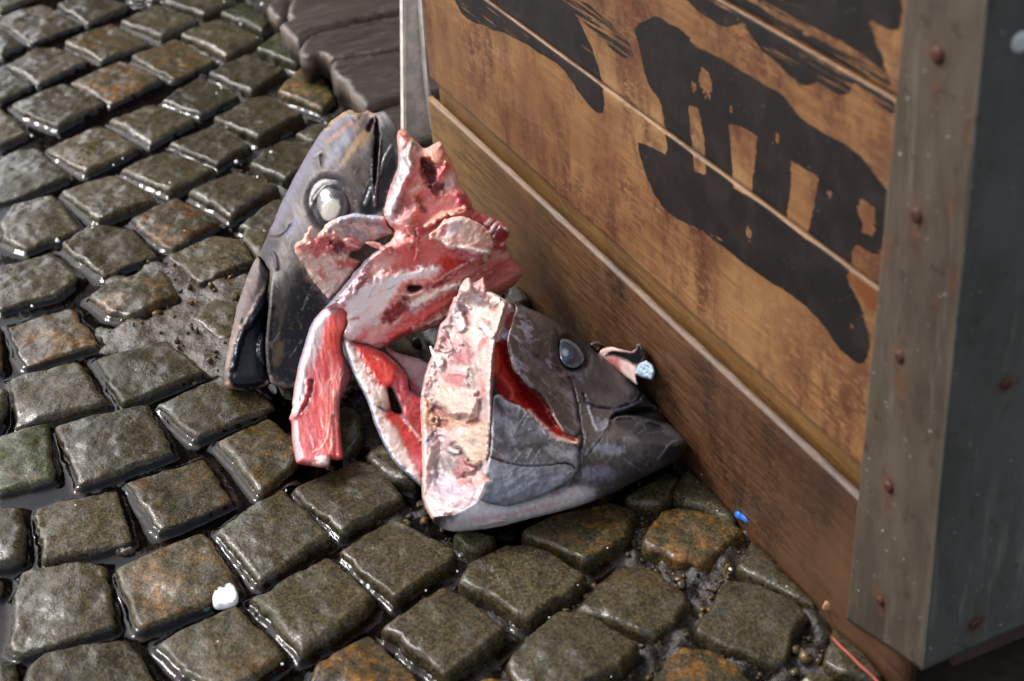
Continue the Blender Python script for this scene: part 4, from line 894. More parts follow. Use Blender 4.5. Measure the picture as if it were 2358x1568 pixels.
f1.line(tb((1490,1170),(1560,1080),(1700,920),(1920,640),(2080,490),(2220,400)), 22, (98, 102, 120), .95, 5, 2, 56, .003).line(tb((1620,1170),(1760,1000),(1880,850),(1960,760)), 17, (214, 198, 208), .9, 4, 4, 57, .005).line(tb((1900,920),(2000,740),(2060,640)), 12, (134, 78, 76), .7, 5, 5, 58)
f1.line(tb((2060,560),(2200,470),(2330,330)), 14, (214, 184, 178), .9, 4, 2, 59, .003).line(te((430,120),(520,60),(700,20)), 16, (222, 138, 128), .8, 6, 4, 60, .004)
for k, q in enumerate((((180,740),(240,690),(380,650),(470,580)), ((800,500),(800,420),(870,340)), ((560,500),(600,450),(650,400)))): f1.line(te(*q), 1.6, (110, 90, 90), .6, 1.2, .8, 61 + k)
f1.lump(26, .0018, 70, -28, 2.4).lump(10, .0007, 71, -28, 2).lump(5, .0003, 72)
for k in range(26):
    a0 = np.array([RNG.uniform(800, 1120), RNG.uniform(380, 770)]); ln = RNG.uniform(14, 60); an_ = math.radians(-32 + RNG.normal(0, 14)); dv = np.array([math.cos(an_), math.sin(an_)])
    f1.line([a0, a0 + dv * ln * .5 + RNG.normal(0, 3, 2), a0 + dv * ln], RNG.uniform(1.2, 3.5), (248, 226, 220) if k % 3 else (176, 48, 54), .6, 2, 2, 80 + k, .0008)
f1.col = np.clip(f1.col * 1.14, 0, .93)
f1.h = .018 * f1.prof + (f1.h - .018 * f1.prof) * 2.1
o_f1 = f1.build('collar_flesh', FLESH, fish1)

# thick flap of pale meat lying over it
mf = Piece(td((880,1385),(880,1330),(1000,1240),(1080,1130),(1130,1140),(1170,1112),(1350,1095),(1480,1160),(1570,1210),(1650,1270),(1702,1390)) + te((1722,60),(1702,200),(1680,262),(1600,332),(1520,362),(1420,290),(1300,232),(1180,160),(1100,112),(1050,50),(960,20),(880,26)),
           base=f1, off=lambda P: .010 + .012 * sst(950, 1130, P[:, 0]), H=.010, R=12, back=.012, seed=24, rough=1.6, step=2.6, col=(240, 196, 176))
mf.fill(td((1130,1150),(1330,1100),(1330,1180),(1200,1330),(1080,1380),(1150,1250)), (236, 226, 230), .9, 9, 3, 1).fill(td((890,1350),(1000,1250),(1090,1150),(1140,1200),(1140,1270),(1060,1370),(960,1360)), (218, 118, 112), .9, 7, 3, 2, -.003)
mf.fill(td((1560,1240),(1640,1290),(1700,1390),(1690,1440),(1560,1350)), (238, 158, 136), .8, 8, 3, 3).line(te((880,26),(1000,40),(1100,90),(1240,120)), 9, (206, 96, 104), .8, 4, 2, 4, .003)
mf.line(te((1060,60),(1200,120),(1350,110),(1520,150),(1700,190)), 9, (248, 232, 226), .95, 3, 1.5, 5, .003).fill(te((1120,140),(1300,110),(1480,180),(1690,210),(1660,280),(1600,330),(1520,360),(1300,240)), (176, 66, 84), .95, 4, 3, 6, -.004).line(te((1340,110),(1520,160),(1690,195)), 5, (252, 240, 236), .9, 2, 1, 7, .003).line(te((1430,290),(1600,310)), 9, (186, 110, 62), .8, 5, 3, 8)
mf.line(te((1380,60),(1560,90),(1700,120)), 6, (232, 130, 112), .7, 4, 2, 9).mottle((246, 220, 200), 14, .1, .4, .6, 10).lump(14, .0018, 11).lump(5, .0008, 12)
mf.col = mf.col ** .9
o_mf = mf.build('meat_flap', FLESH, fish1)
# hanging shreds
for k, (q, c) in enumerate(((te((700,40),(775,50),(770,160),(735,260),(690,305),(660,295),(700,190)), (222, 110, 104)), (td((700,1260),(760,1215),(800,1240),(800,1340),(760,1420),(715,1400),(720,1330)), (196, 70, 78)), (te((20,40),(200,30),(330,110),(420,150),(380,210),(260,150),(150,110)), (214, 150, 138)), (td((560,1230),(620,1200),(700,1300),(700,1400),(640,1360),(570,1290)), (228, 150, 144)))):
    p = Piece(q, base=f1, off=.006, H=.004, R=9, back=.003, seed=30 + k, rough=1., step=2.4, col=c); p.mottle((240, 190, 182), 8, .05, .4, .7).mottle((160, 40, 48), 7, .25, .5, .6, 3).lump(6, .0012, 2); p.build('flesh_shred', FLESH, fish1)

# torn collar flap in front of the cheek
cf = Piece(tb((1040,480),(1050,400),(1110,350),(1150,330),(1185,295),(1168,255),(1212,235),(1222,170),(1258,142),(1305,182),(1262,250),(1240,305),(1310,290),(1400,210),(1450,130),(1600,40),(1800,-20),(2000,6),(2190,14),(2240,80),(2270,160),(2354,205),(2390,250),(2300,275),(2200,305),(2100,350),(1950,402),(1920,445),(1880,475),(1770,490),(1745,540),(1800,565),(1900,600),(1918,630),(1850,740),(1700,920),(1560,1080),(1480,1152),(1440,1080),(1370,970),(1300,880),(1180,700),(1090,560)),
           [(690, 560, 1.775), (740, 690, 1.79), (830, 600, 1.79), (860, 510, 1.80), (900, 540, 1.81)], H=.014, R=14, back=.014, seed=25, rough=2.8, step=2.8, col=(232, 186, 164))
cf.fill(tb((1440,200),(1620,50),(1850,-30),(2200,10),(2400,240),(2100,350),(1950,400),(1880,330),(1700,280),(1560,250)), (168, 148, 152), .9, 9, 5, 1).line(tb((1640,40),(1820,-5),(2000,20),(2190,40)), 14, (196, 206, 222), .9, 6, 2, 2, .003).line(tb((1780,100),(2000,120),(2200,130)), 6, (122, 106, 100), .7, 4, 2, 3)
cf.mottle((196, 92, 96), 11, .05, .4, .8, 4, 15, 2, cf.m_poly(tb((1500,200),(1800,100),(2350,180),(1950,400),(1600,300)), 10)).mottle((112, 112, 124), 9, .25, .5, .7, 5, 15, 2, cf.m_poly(tb((1650,160),(2350,160),(2000,340)), 10))
cf.fill(tb((1240,400),(1300,290),(1450,250),(1600,290),(1700,340),(1900,400),(1860,470),(1700,480),(1600,540),(1400,480),(1340,560),(1180,480)), (200, 62, 66), .9, 9, 6, 6).fill(tb((1060,400),(1160,350),(1260,420),(1180,520),(1080,500)), (218, 132, 122), .8, 6, 4, 7)
cf.fill(tb((1480,340),(1540,320),(1700,440),(1750,520),(1620,530),(1520,420)), (92, 44, 40), .85, 6, 5, 8, -.004).line(tb((1500,450),(1580,380),(1570,260)), 9, (176, 112, 100), .7, 4, 3, 9, .004)
cf.fill(tb((1520,620),(1700,570),(1900,610),(1860,720),(1700,700),(1540,700),(1360,700)), (206, 70, 58), .85, 8, 5, 10).mottle((140, 62, 44), 5, .1, .35, .7, 11, -20, 5, cf.m_poly(tb((1500,640),(1900,610),(1860,720),(1500,740)), 6)).fill(tb((1300,740),(1380,700),(1440,800),(1400,880),(1330,800)), (214, 96, 86), .7, 7, 4, 12)
cf.fill(tb((1420,900),(1560,830),(1640,900),(1560,1060),(1480,1140),(1420,1040)), (240, 214, 196), .8, 8, 3, 13).line(tb((1045,485),(1100,590),(1200,740),(1320,900),(1400,1020)), 5, (232, 222, 204), .9, 2, 1, 14)
cf.fill(tb((1640,320),(1780,300),(1920,400),(1880,470),(1760,450)), (200, 104, 110), .9, 4, 2, 15, .006).line(tb((1700,370),(1800,400),(1900,440)), 3, (240, 206, 206), .6, 2, 1)
cf.mottle((244, 214, 196), 16, .1, .45, .6, 16, 50, 2).lump(16, .0026, 17, 40, 2).lump(6, .0014, 18)
cf.h = .014 * cf.prof + (cf.h - .014 * cf.prof) * 1.6
o_cf = cf.build('collar_flap', FLESH, fish1)

# red belly strip hanging to the stones
s1 = Piece(tf((590,85),(640,45),(780,20),(832,62),(852,200),(840,285),(790,392),(742,482),(750,580),(765,700),(830,830),(862,900),(860,1000),(838,1130),(775,1230),(722,1330),(716,1400)) + tg((722,560),(722,700),(732,900),(748,1050),(768,1152),(756,1192),(700,1216),(640,1212),(592,1190),(594,1270),(560,1300),(440,1302),(300,1282),(170,1262),(140,1222),(110,1050),(86,880),(88,690),(45,682),(60,650),(96,560),(106,400),(120,250),(160,50)) + tf((170,860),(215,720),(250,600),(300,420),(340,320),(400,220),(480,130)),
           [(770, 700, 1.765), (700, 720, 1.775), (700, 870, 1.735), (800, 860, 1.755), (690, 1070, dz(690, 1070, .012)), (790, 1060, dz(790, 1060, .012)), (720, 960, 1.71)], H=.020, R=20, back=.016, seed=26, rough=1.2, step=2.8, col=(222, 96, 92))
s1.fill(tf((480,120),(600,90),(790,20),(700,160),(600,180),(560,260),(500,380),(470,560),(420,700),(360,860),(340,1100),(330,1300),(260,1480),(40,1560),(100,1300),(160,900),(300,420)), (214, 204, 206), .95, 9, 3, 1).mottle((164, 158, 164), 16, -.05, .35, .85, 2, 75, 4, s1.m_poly(tf((280,600),(380,640),(330,1000),(300,1300),(60,1560),(110,1250),(180,880)), 8))
s1.line(tf((180,860),(250,600),(330,340),(460,160)), 10, (146, 160, 184), .8, 5, 1, 3).fill(tf((500,130),(660,20),(800,20),(690,130),(600,160)), (206, 206, 216), .9, 7, 2, 4)
s1.fill(tf((560,250),(640,170),(800,60),(850,200),(830,300),(740,470),(700,470),(640,640),(560,620),(500,460)), (232, 88, 66), .9, 10, 3, 5).fill(tf((620,420),(720,470),(750,620),(760,830),(640,760),(560,640)), (214, 62, 44), .8, 14, 4, 6).fill(tf((690,130),(810,60),(845,210),(800,330),(720,360),(660,260)), (224, 92, 88), .85, 10, 3, 7)
s1.mottle((240, 164, 160), 7, .02, .35, .65, 8, 78, 3, s1.m_poly(tf((380,800),(560,640),(720,860),(700,1400),(340,1500),(350,1100)), 16)).mottle((206, 60, 66), 22, .1, .45, .5, 9, 80, 4)
s1.fill(tf((770,800),(830,830),(862,920),(838,1130),(760,1250),(730,1300),(760,1050)), (176, 110, 106), .9, 6, 2, 10, -.006)
for k, x0 in enumerate((640, 672, 705, 600, 560)):
    s1.line(tf((x0 + 60, 860 + 40 * k), (x0 + 5, 1050), (x0 - 10, 1250)) + tg((x0 - 5, 480), (x0 - 15, 760), (x0 - 30 - 12 * k, 980), (x0 - 60 - 40 * k, 1130)), 1.8, (246, 196, 176), .8, 1.2, .6, 11 + k, .0004)
s1.line(tf((340,1060),(330,1200),(290,1340),(210,1470)), 9, (142, 30, 40), .95, 3, 3, 17, -.004).line(tf((290,1040),(310,1150),(270,1300),(210,1400)), 8, (206, 72, 74), .9, 4, 3, 18, .004).line(tf((130,1520),(250,1430)), 8, (196, 70, 72), .8, 4, 3, 19, .003)
s1.fill(tg((180,640),(340,620),(420,900),(400,1080),(240,1200),(180,1000)), (214, 118, 122), .8, 12, 4, 20).line(tg((300,640),(360,860),(400,960),(350,1080)), 12, (176, 48, 74), .7, 7, 5, 21)
s1.line(tg((370,1110),(480,1040),(560,920),(575,720)), 2.6, (248, 204, 186), .9, 1.5, .6, 22, .0015).fill(tg((200,1080),(360,1110),(590,1180),(590,1290),(220,1250)), (214, 120, 124), .85, 7, 3, 23).fill(tg((440,1160),(560,1160),(592,1270),(540,1290),(350,1270),(430,1230)), (236, 222, 214), .95, 5, 3, 24, .003)
s1.fill(tg((100,690),(170,680),(180,1000),(210,1200),(150,1250),(100,950)), (170, 168, 172), .9, 5, 2, 25).line(tg((640,640),(660,900),(660,1180)), 8, (196, 70, 76), .6, 4, 1, 26, -.003)
s1.lump(18, .0022, 30, 80, 4).lump(6, .0009, 31, 80, 3)
o_s1 = s1.build('belly_strip', FLESH, fish1)

# ---------------------------------------------------------------- second fish: head on its belly, cut end to the left
fish2 = tag(empty('fish_head'), 'severed tuna head lying belly down against the stall, dark skin and blue eye', 'fish head')
C2 = [(1020, 1222, dz(1020, 1222, .004)), (1300, 1165, dz(1300, 1165, .010)), (1575, 1035, dz(1575, 1035, .030)), (1180, 700, 1.70), (1320, 770, 1.715), (1480, 900, 1.668), (1130, 950, 1.635), (1350, 980, 1.66)]
hd2 = th((1300,332),(1320,315),(1390,370),(1540,440),(1700,510),(1830,590),(1960,680),(2100,800),(2250,880)) + tj((1000,615),(1170,750),(1330,880),(1440,980),(1540,1050),(1620,1150),(1700,1260),(1800,1330),(1865,1400),(1885,1500)) + \
      tk((1900,230),(2000,310),(2080,400),(2160,480),(2178,560),(2100,690),(1980,760),(1800,860),(1500,1010),(1200,1160),(900,1280),(600,1375),(300,1450),(0,1522)) + [(1150, 1214), (1090, 1221), (1030, 1225)] + \
      ti((180,1640),(500,1600),(700,1500),(850,1400),(900,1290),(930,1180),(1010,1150),(990,1090),(945,1040),(968,880),(1000,780),(1010,500),(1012,200),(1000,-60)) + th((985,1300),(1010,1000),(1080,700),(1150,430),(1240,370))
sil2 = th((1320,315),(1390,370),(1540,440),(1700,510),(1830,590),(1960,680),(2100,800),(2250,880)) + tj((1000,615),(1170,750),(1330,880),(1440,980),(1540,1050),(1620,1150),(1700,1260),(1800,1330),(1865,1400),(1885,1500)) + tk((1900,230),(2000,310),(2080,400),(2160,480),(2178,560),(2100,690),(1980,760),(1800,860),(1500,1010),(1200,1160),(900,1280),(600,1375),(300,1450),(0,1522)) + [(1150, 1214), (1090, 1221), (1030, 1225)]
h2 = Piece(hd2, C2, H=.070, R=190, back=.07, soft=chaikin(sil2, 1, False), seed=41, step=2.9, rough=.9, rim=5, col=(74, 67, 66))
h2.mottle((92, 84, 80), 40, -.1, .4, .7, 1, 40, 3).mottle((56, 50, 50), 26, .05, .4, .7, 2, 40, 3)
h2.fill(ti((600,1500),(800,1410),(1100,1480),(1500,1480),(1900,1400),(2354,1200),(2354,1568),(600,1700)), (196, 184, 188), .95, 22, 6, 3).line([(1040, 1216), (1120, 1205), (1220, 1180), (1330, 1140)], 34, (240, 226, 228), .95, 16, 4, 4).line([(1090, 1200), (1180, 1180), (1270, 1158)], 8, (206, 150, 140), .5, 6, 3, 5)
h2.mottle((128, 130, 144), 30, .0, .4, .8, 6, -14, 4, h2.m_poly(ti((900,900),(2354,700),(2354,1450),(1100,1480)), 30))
GS = th((1120,860),(1230,830),(1260,1050),(1320,1240),(1480,1440),(1640,1568)) + ti((1640,20),(1740,170),(1850,380),(1960,550),(2140,630),(2130,670),(1960,640),(1820,600),(1700,480),(1540,320),(1420,180),(1250,110),(1100,20)) + th((1080,1330),(1000,1290),(1010,1150),(1060,900))
h2.fill(GS, (170, 34, 30), 1, 3, 2, 7, -.010)
h2.fill(th((1140,920),(1230,950),(1290,1180),(1440,1400),(1640,1568)) + ti((1700,120),(1800,320),(1880,480),(1740,440),(1560,220),(1400,40)) + th((1380,1450),(1260,1280),(1180,1130)), (112, 14, 12), .9, 7, 3, 8, -.004)
h2.fill(th((1010,1000),(1060,880),(1110,890),(1130,1000),(1140,1160),(1110,1280),(1040,1290),(1005,1190)), (214, 66, 44), .95, 6, 3, 9, .004).fill(th((1000,1140),(1070,1150),(1110,1230),(1080,1290),(1010,1270)), (222, 90, 84), .8, 6, 3, 10, .003).line(th((1140,1300),(1300,1480)) + ti((1300,90),(1460,230),(1620,360),(1760,470)), 10, (214, 74, 66), .85, 5, 2, 11, .003)
h2.line(ti((1500,260),(1640,400),(1760,520),(1860,600),(1980,630),(2120,655)), 13, (232, 196, 186), .95, 4, 1.5, 12, .005).line(ti((1960,560),(2060,610),(2140,635)), 8, (206, 96, 66), .9, 3, 1, 13)
h2.fill(th((1150,420),(1260,400),(1340,470),(1230,500),(1190,620),(1140,850),(1060,880),(1070,720)), (226, 196, 180), .95, 5, 3, 14).fill(th((1220,520),(1300,480),(1310,600),(1240,700),(1200,640)), (186, 74, 80), .95, 5, 3, 15, -.003).fill(th((1150,700),(1240,720),(1210,830),(1130,850)), (140, 124, 158), .9, 5, 3, 16, -.004).mottle((226, 216, 226), 5, .0, .3, .7, 17, -30, 5, h2.m_poly(th((1150,700),(1240,720),(1210,830),(1130,850)), 4))
# mouth, jaws and snout
h2.fill(tj((1180,1440),(1260,1400),(1320,1390),(1460,1330),(1640,1310),(1850,1380),(1890,1500)) + tk((1980,300),(1800,240),(1600,190),(1440,150),(1300,150),(1240,170),(1200,210),(1150,230)), (13, 13, 17), 1, 4, 1, 18, -.012)
h2.fill(tj((1440,980),(1620,1150),(1850,1400),(1640,1320),(1480,1260),(1560,1180),(1500,1080)), (30, 28, 32), .9, 9, 2, 19)
h2.line(tj((820,1150),(860,1250),(950,1310),(1080,1330),(1220,1340),(1340,1310),(1440,1280),(1540,1230),(1570,1150)), 5, (34, 30, 34), .9, 3, .8, 20, -.004).line(tj((1200,1350),(1340,1340),(1480,1280),(1540,1240)), 8, (58, 66, 82), .8, 4, 1, 21, .003)
h2.line(tj((1420,1260),(1500,1200),(1530,1190)), 5, (120, 112, 124), .8, 3, 1, 22).line(tj((890,1300),(920,1400)) + tk((950,210),(990,310),(1050,350),(1110,310),(1150,220)), 5, (140, 140, 154), .8, 3, 2, 23, .002)
h2.fill(tk((950,170),(1010,160),(1020,260),(1060,240),(1100,190),(1150,210),(1120,300),(1060,345),(1000,310)), (134, 132, 142), .75, 5, 4, 24)
h2.line(tk((1160,220),(1240,170),(1340,150),(1460,160),(1640,200),(1820,260),(2000,320),(2080,400)), 7, (104, 98, 100), .7, 4, 1, 25, .004).fill(tk((1860,300),(1980,320),(2060,380),(2110,470),(2060,480),(1960,420),(1860,390)), (120, 118, 128), .7, 6, 4, 26)
h2.line(tk((2040,470),(1960,500),(1890,600),(1800,720)), 5, (124, 122, 118), .75, 3, .8, 27, .002).fill(tk((2000,520),(2160,480),(2176,580),(2090,690),(1960,740),(1840,720),(1900,620)), (34, 32, 36), .85, 9, 2, 28)
h2.line(tk((760,0),(760,160),(790,330),(830,470),(760,640),(790,940)), 4, (44, 39, 40), .8, 3, 1, 29, -.003).line(tj((640,940),(700,1060),(740,1300),(760,1500)), 4, (44, 39, 40), .7, 3, 1, 30, -.003)
h2.line(tk((990,560),(1100,580),(1270,610)), 22, (118, 124, 136), .8, 6, 5, 31).line(tk((820,920),(1000,900),(1180,920)), 30, (120, 120, 138), .7, 10, 5, 32).fill(tk((880,600),(1000,480),(900,560),(830,690)), (110, 112, 126), .7, 5, 3, 33).line(tk((860,690),(960,560),(1060,440)), 2, (44, 40, 42), .7, 2, .5, 34, -.002)
h2.fill(tk((1340,410),(1500,400),(1520,480),(1360,480)), (106, 100, 112), .6, 6, 5, 35)
for k, q in enumerate((((1130,250),(1140,680)), ((1350,430),(1360,590)), ((1520,390),(1660,310)), ((1340,700),(1500,830)), ((1600,880),(1740,820)), ((700,880),(480,1180)), ((720,900),(520,1180)), ((660,980),(460,1200)), ((1120,300),(1000,470)))): h2.line(tk(*q), 1.8, (138, 138, 148), .55, 1.6, .8, 50 + k, .0006)
# eye hollow and brow
h2.fill(oval(tj((680, 640))[0], 40, 52, -14), (34, 32, 38), .9, 8, 2, 36, -.007).line(tj((600,880),(720,880),(840,830)), 12, (104, 96, 106), .8, 6, 2, 37, .003).line(tj((470,400),(440,560),(470,760),(560,880)), 9, (38, 33, 34), .8, 6, 2, 38, -.003)

h2.mottle((142, 138, 152), 15, .12, .38, .85, 39, 60, 3, h2.m_poly(tj((-200,100),(280,220),(440,600),(520,860),(380,700),(300,450),(0,420)), 20)).mottle((140, 136, 150), 10, .2, .45, .7, 40, 40, 3, h2.m_poly(tj((0,500),(500,900),(700,1350),(500,1500),(200,1050)), 20))
h2.fill(tj((1350,900),(1480,960),(1620,1120),(1900,1400),(1900,1560),(1300,1560),(1200,1400),(1400,1200)) , (34, 31, 34), .6, 40, 5, 63).fill(tk((1700,200),(2000,290),(2190,480),(2190,600),(1980,780),(1500,1030),(1300,1000),(1600,600)), (46, 43, 46), .5, 50, 5, 64)
h2.lump(20, .0008, 41).lump(7, .0003, 42)
h2.col *= .8
for k in range(60):
    a0 = np.array([RNG.uniform(1290, 1560), RNG.uniform(800, 1150)]); an_ = math.radians(RNG.choice([-50, -15, 75, 40]) + RNG.normal(0, 12)); ln = RNG.uniform(8, 46); dv = np.array([math.cos(an_), math.sin(an_)])
    h2.line([a0, a0 + dv * ln], RNG.uniform(.8, 2.), (122, 120, 128) if k % 4 else (38, 34, 35), .4, 1.5, 1., 200 + k, .0002)
h2.fill(ti((560,1570),(820,1408),(1100,1482),(1500,1482),(1900,1400),(2200,1290),(2354,1330),(1900,1500),(1200,1640),(600,1690)), (240, 228, 230), .9, 20, 5, 60).line([(1085, 1198), (1180, 1184), (1290, 1156)], 7, (206, 140, 132), .5, 5, 3, 61).line([(1040, 1220), (1130, 1212), (1220, 1196)], 12, (226, 216, 220), .8, 7, 2, 62)
gl2 = np.clip(.25 + h2.m_poly(tj((700,700),(1900,1400),(1400,1400),(800,1300)), 30) * .3 + h2.m_poly(GS, 4), 0, 1)
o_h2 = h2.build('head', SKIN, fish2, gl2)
# cheek plate above the gill opening
ck = Piece(th((1300,332),(1322,318),(1380,375),(1520,450),(1680,530),(1800,610),(1880,720),(1880,900),(1900,1100),(2000,1260),(2060,1380)) + tj((700,1100),(745,1330)) + tk((770,180),(800,330),(740,420),(640,420),(540,370),(470,260),(380,110)) + ti((1840,300),(1740,120),(1650,10)) + th((1480,1440),(1370,1300),(1295,1235),(1270,1100),(1240,980),(1216,860),(1240,740),(1290,600),(1300,530),(1340,460),(1330,400)),
           base=h2, off=lambda P: .006 * (1 - sst(1215, 1310, P[:, 0] - .18 * (P[:, 1] - 850))), H=.0022, R=8, back=.003, seed=42, rough=1.2, step=2.8, col=(88, 78, 72))
ck.mottle((112, 100, 92), 22, -.1, .35, .6, 1, 42, 4).mottle((64, 57, 56), 18, .1, .4, .7, 2, 42, 5)
ck.mottle((158, 152, 166), 12, .02, .24, .9, 3, 40, 2.5, np.maximum.reduce([ck.m_poly(th((1300,500),(1480,520),(1680,640),(1650,860),(1480,880),(1260,860),(1270,700)), 16), ck.m_poly(th((1250,980),(1420,1100),(1540,1330),(1700,1480),(1800,1560),(1500,1400),(1300,1180)), 16), ck.m_poly(th((1740,900),(1850,1000),(1900,1250),(1740,1200),(1690,1040)), 14), ck.m_poly(ti((1600,20),(1800,80),(1880,260),(1740,120)), 12), .3 * np.ones(len(ck.P))]))
ck.line(th((1340,420),(1300,560),(1240,740),(1216,860),(1240,980),(1280,1150),(1330,1260),(1440,1400),(1600,1540)) + ti((1740,140),(1860,360),(1960,520)), 3.5, (226, 196, 184), .95, 1.8, .8, 4, .001)
ck.lump(12, .0004, 5, 42, 3)
ck.col *= .82
fade = 1 - .0 * ck.d
o_ck = ck.build('cheek_plate', SKIN, fish2, np.full(len(ck.P), .15))
# gill cover below the opening
gc = Piece(ti((1050,45),(1135,20),(1240,130),(1420,185),(1550,330),(1700,480),(1820,610),(1960,652),(2140,672),(2180,800),(2180,1000),(2000,1180),(1700,1340),(1400,1460),(1200,1490),(1080,1480),(940,1440),(830,1402),(885,1310),(905,1280),(930,1185),(1010,1152),(992,1095),(945,1045),(960,930),(985,870),(1002,780),(1012,500),(1015,300),(1040,100)),
           base=h2, off=lambda P: .007 * (1 - sst(1175, 1320, P[:, 0])) + .0006, H=.0025, R=8, back=.003, seed=43, rough=1., step=2.8, col=(104, 101, 104))
gc.mottle((126, 126, 134), 34, -.1, .35, .75, 1, 30, 2).mottle((78, 74, 72), 24, .05, .4, .75, 2, -10, 2).mottle((150, 154, 168), 18, .1, .4, .6, 3, -20, 3, gc.m_poly(ti((1000,900),(1100,1050),(1900,1000),(2150,1050),(1500,1440),(900,1400)), 24))
gc.line(ti((1050,50),(1020,300),(1010,700),(985,870),(955,1040)), 7, (206, 198, 200), .8, 3, 1, 4).line(ti((1050,60),(1120,40),(1200,110),(1230,160)), 8, (214, 204, 214), .9, 3, 1, 5, .001).line(ti((1240,130),(1420,190),(1560,330),(1720,500),(1840,615)), 12, (196, 190, 198), .7, 6, 3, 6)
gc.fill(ti((1060,90),(1160,90),(1240,200),(1380,230),(1440,320),(1100,260),(1040,200)), (78, 75, 77), .7, 7, 2, 7)
gc.line(ti((1000,850),(1100,885),(1200,915),(1350,945),(1500,962),(1700,955),(1900,930),(2000,930),(2080,960),(2118,1010)), 4, (46, 38, 38), .95, 1.8, .6, 8, -.0035).line(ti((1200,905),(1400,940),(1600,950),(1850,925)), 3, (182, 170, 172), .7, 1.5, 1, 9, .001).line(ti((1010,835),(1150,885)), 3, (150, 76, 56), .8, 1.5, .8)
for k, q in enumerate((((1390,800),(1310,910)), ((1540,750),(1480,870)), ((1650,760),(1540,930)), ((1340,970),(1180,1100)), ((1340,980),(1240,1130)), ((1440,980),(1330,1110)), ((1570,980),(1470,1080)), ((1400,380),(1350,470)), ((1450,300),(1400,400)), ((1500,320),(1420,440)), ((1260,510),(1290,580)), ((1500,490),(1560,480)), ((2120,1100),(1820,1380)), ((2080,1080),(1860,1290)), ((2040,1150),(1800,1360)), ((1960,1200),(1840,1320)))): gc.line(ti(*q), 2.2, (182, 186, 196), .6, 1.6, .8, 20 + k, .0006)
gc.mottle((140, 156, 186), 6, .12, .36, .7, 40, 0, 1, gc.m_poly(ti((1040,1150),(1250,1130),(1220,1230),(1060,1240)), 8)).mottle((150, 166, 186), 6, .1, .35, .7, 41, 0, 1, gc.m_poly(ti((1650,1150),(1900,1040),(2120,1050),(2000,1100),(1700,1220)), 8))
gc.lump(24, .0010, 42).lump(8, .0003, 43)
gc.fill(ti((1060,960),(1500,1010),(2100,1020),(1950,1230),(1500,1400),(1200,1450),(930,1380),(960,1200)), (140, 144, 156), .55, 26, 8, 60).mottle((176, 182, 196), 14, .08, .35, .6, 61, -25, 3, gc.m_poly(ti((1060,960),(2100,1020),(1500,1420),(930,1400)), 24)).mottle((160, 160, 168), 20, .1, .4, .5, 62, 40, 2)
gc.col *= .98
for k in range(40):
    a0 = np.array([RNG.uniform(1120, 1320), RNG.uniform(930, 1150)]); an_ = math.radians(RNG.choice([-48, -20, 70]) + RNG.normal(0, 10)); ln = RNG.uniform(8, 36); dv = np.array([math.cos(an_), math.sin(an_)])
    gc.line([a0, a0 + dv * ln], RNG.uniform(.8, 1.8), (168, 170, 180) if k % 4 else (60, 56, 58), .4, 1.5, 1., 200 + k, .0002)
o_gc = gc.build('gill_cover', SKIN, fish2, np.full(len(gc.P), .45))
# eye
e2 = Piece(tj((505,470),(540,420),(600,425),(680,460),(770,540),(830,630),(840,690),(800,760),(720,810),(620,800),(540,740),(500,640)), base=h2, off=.004, H=.008, R=34, back=.008, step=2.3, rough=.3, seed=44, col=(52, 60, 74))
e2.line(tj((510,440),(600,430),(720,510),(810,620),(820,700),(740,770),(640,790),(560,750)), 8, (112, 120, 124), .9, 4, .6, 1).fill(oval(tj((612, 620))[0], 22, 26, -20), (42, 54, 76), .9, 5, .5, 2).line(tj((690,560),(720,640),(690,720),(620,740)), 8, (24, 26, 36), .8, 5, .6, 3).fill(oval(tj((580, 605))[0], 6, 8, -20), (150, 164, 170), .75, 5, .4, 4)
o_e2 = e2.build('eye', EYE, fish2)

# cut end: bone, cartilage and flesh
ctf = Piece(th((590,175),(640,80),(700,25),(742,32),(772,100),(870,50),(910,5),(955,110),(968,190),(1060,228),(1150,280),(1250,350),(1300,400),(1270,440),(1190,520),(1140,700),(1090,900),(1060,1100),(1050,1300),(1040,1568)) + ti((1050,300),(1040,600),(1030,900),(1050,1150),(960,1300),(900,1420),(1120,1500),(1100,1620)) + [(1180, 1200), (1120, 1212), (1060, 1219), (1022, 1221), (998, 1200), (973, 1160), (969, 1100)] +
            ti((120,1100),(110,900),(108,600),(100,450),(90,300),(80,180)) + th((110,1480),(140,1340),(170,1230),(235,1040),(285,900),(312,800),(345,640),(380,600),(440,540),(470,430),(515,330),(522,275),(580,262)),
            [(1022, 1220, dz(1022, 1220, .006)), (972, 1110, 1.625), (985, 950, 1.665), (1010, 820, 1.69), (1075, 650, 1.715), (1180, 720, 1.665), (1130, 860, 1.585), (1130, 1000, 1.57), (1110, 1130, 1.552), (1170, 1195, dz(1170, 1195, .02))], H=.008, R=9, back=.05, seed=45, rough=1.3, step=2.8, col=(234, 206, 188))
ctf.mottle((244, 226, 212), 26, -.1, .35, .8, 1).mottle((216, 150, 140), 22, .12, .42, .6, 2)
IN = th((480,440),(700,250),(1000,330),(1100,420),(1040,800),(980,1200),(960,1568)) + ti((980,300),(960,700),(930,1000),(880,1200),(600,1260),(260,1240),(240,900),(260,500),(150,100)) + th((200,1450),(260,1100),(340,850))
ctf.h = ctf.h - .022 * ctf.m_poly(IN, 26, 3, 3)
ctf.fill(th((700,60),(760,120),(880,80),(960,140),(1000,240),(980,360),(900,340),(780,220),(740,130)), (218, 154, 148), .85, 6, 4, 4, .003).line(th((720,120),(760,240),(860,310)), 10, (250, 238, 228), .9, 4, 2, 5, .005).line(th((920,20),(830,100),(840,180)), 7, (240, 214, 196), .8, 4, 2, 6, .003)
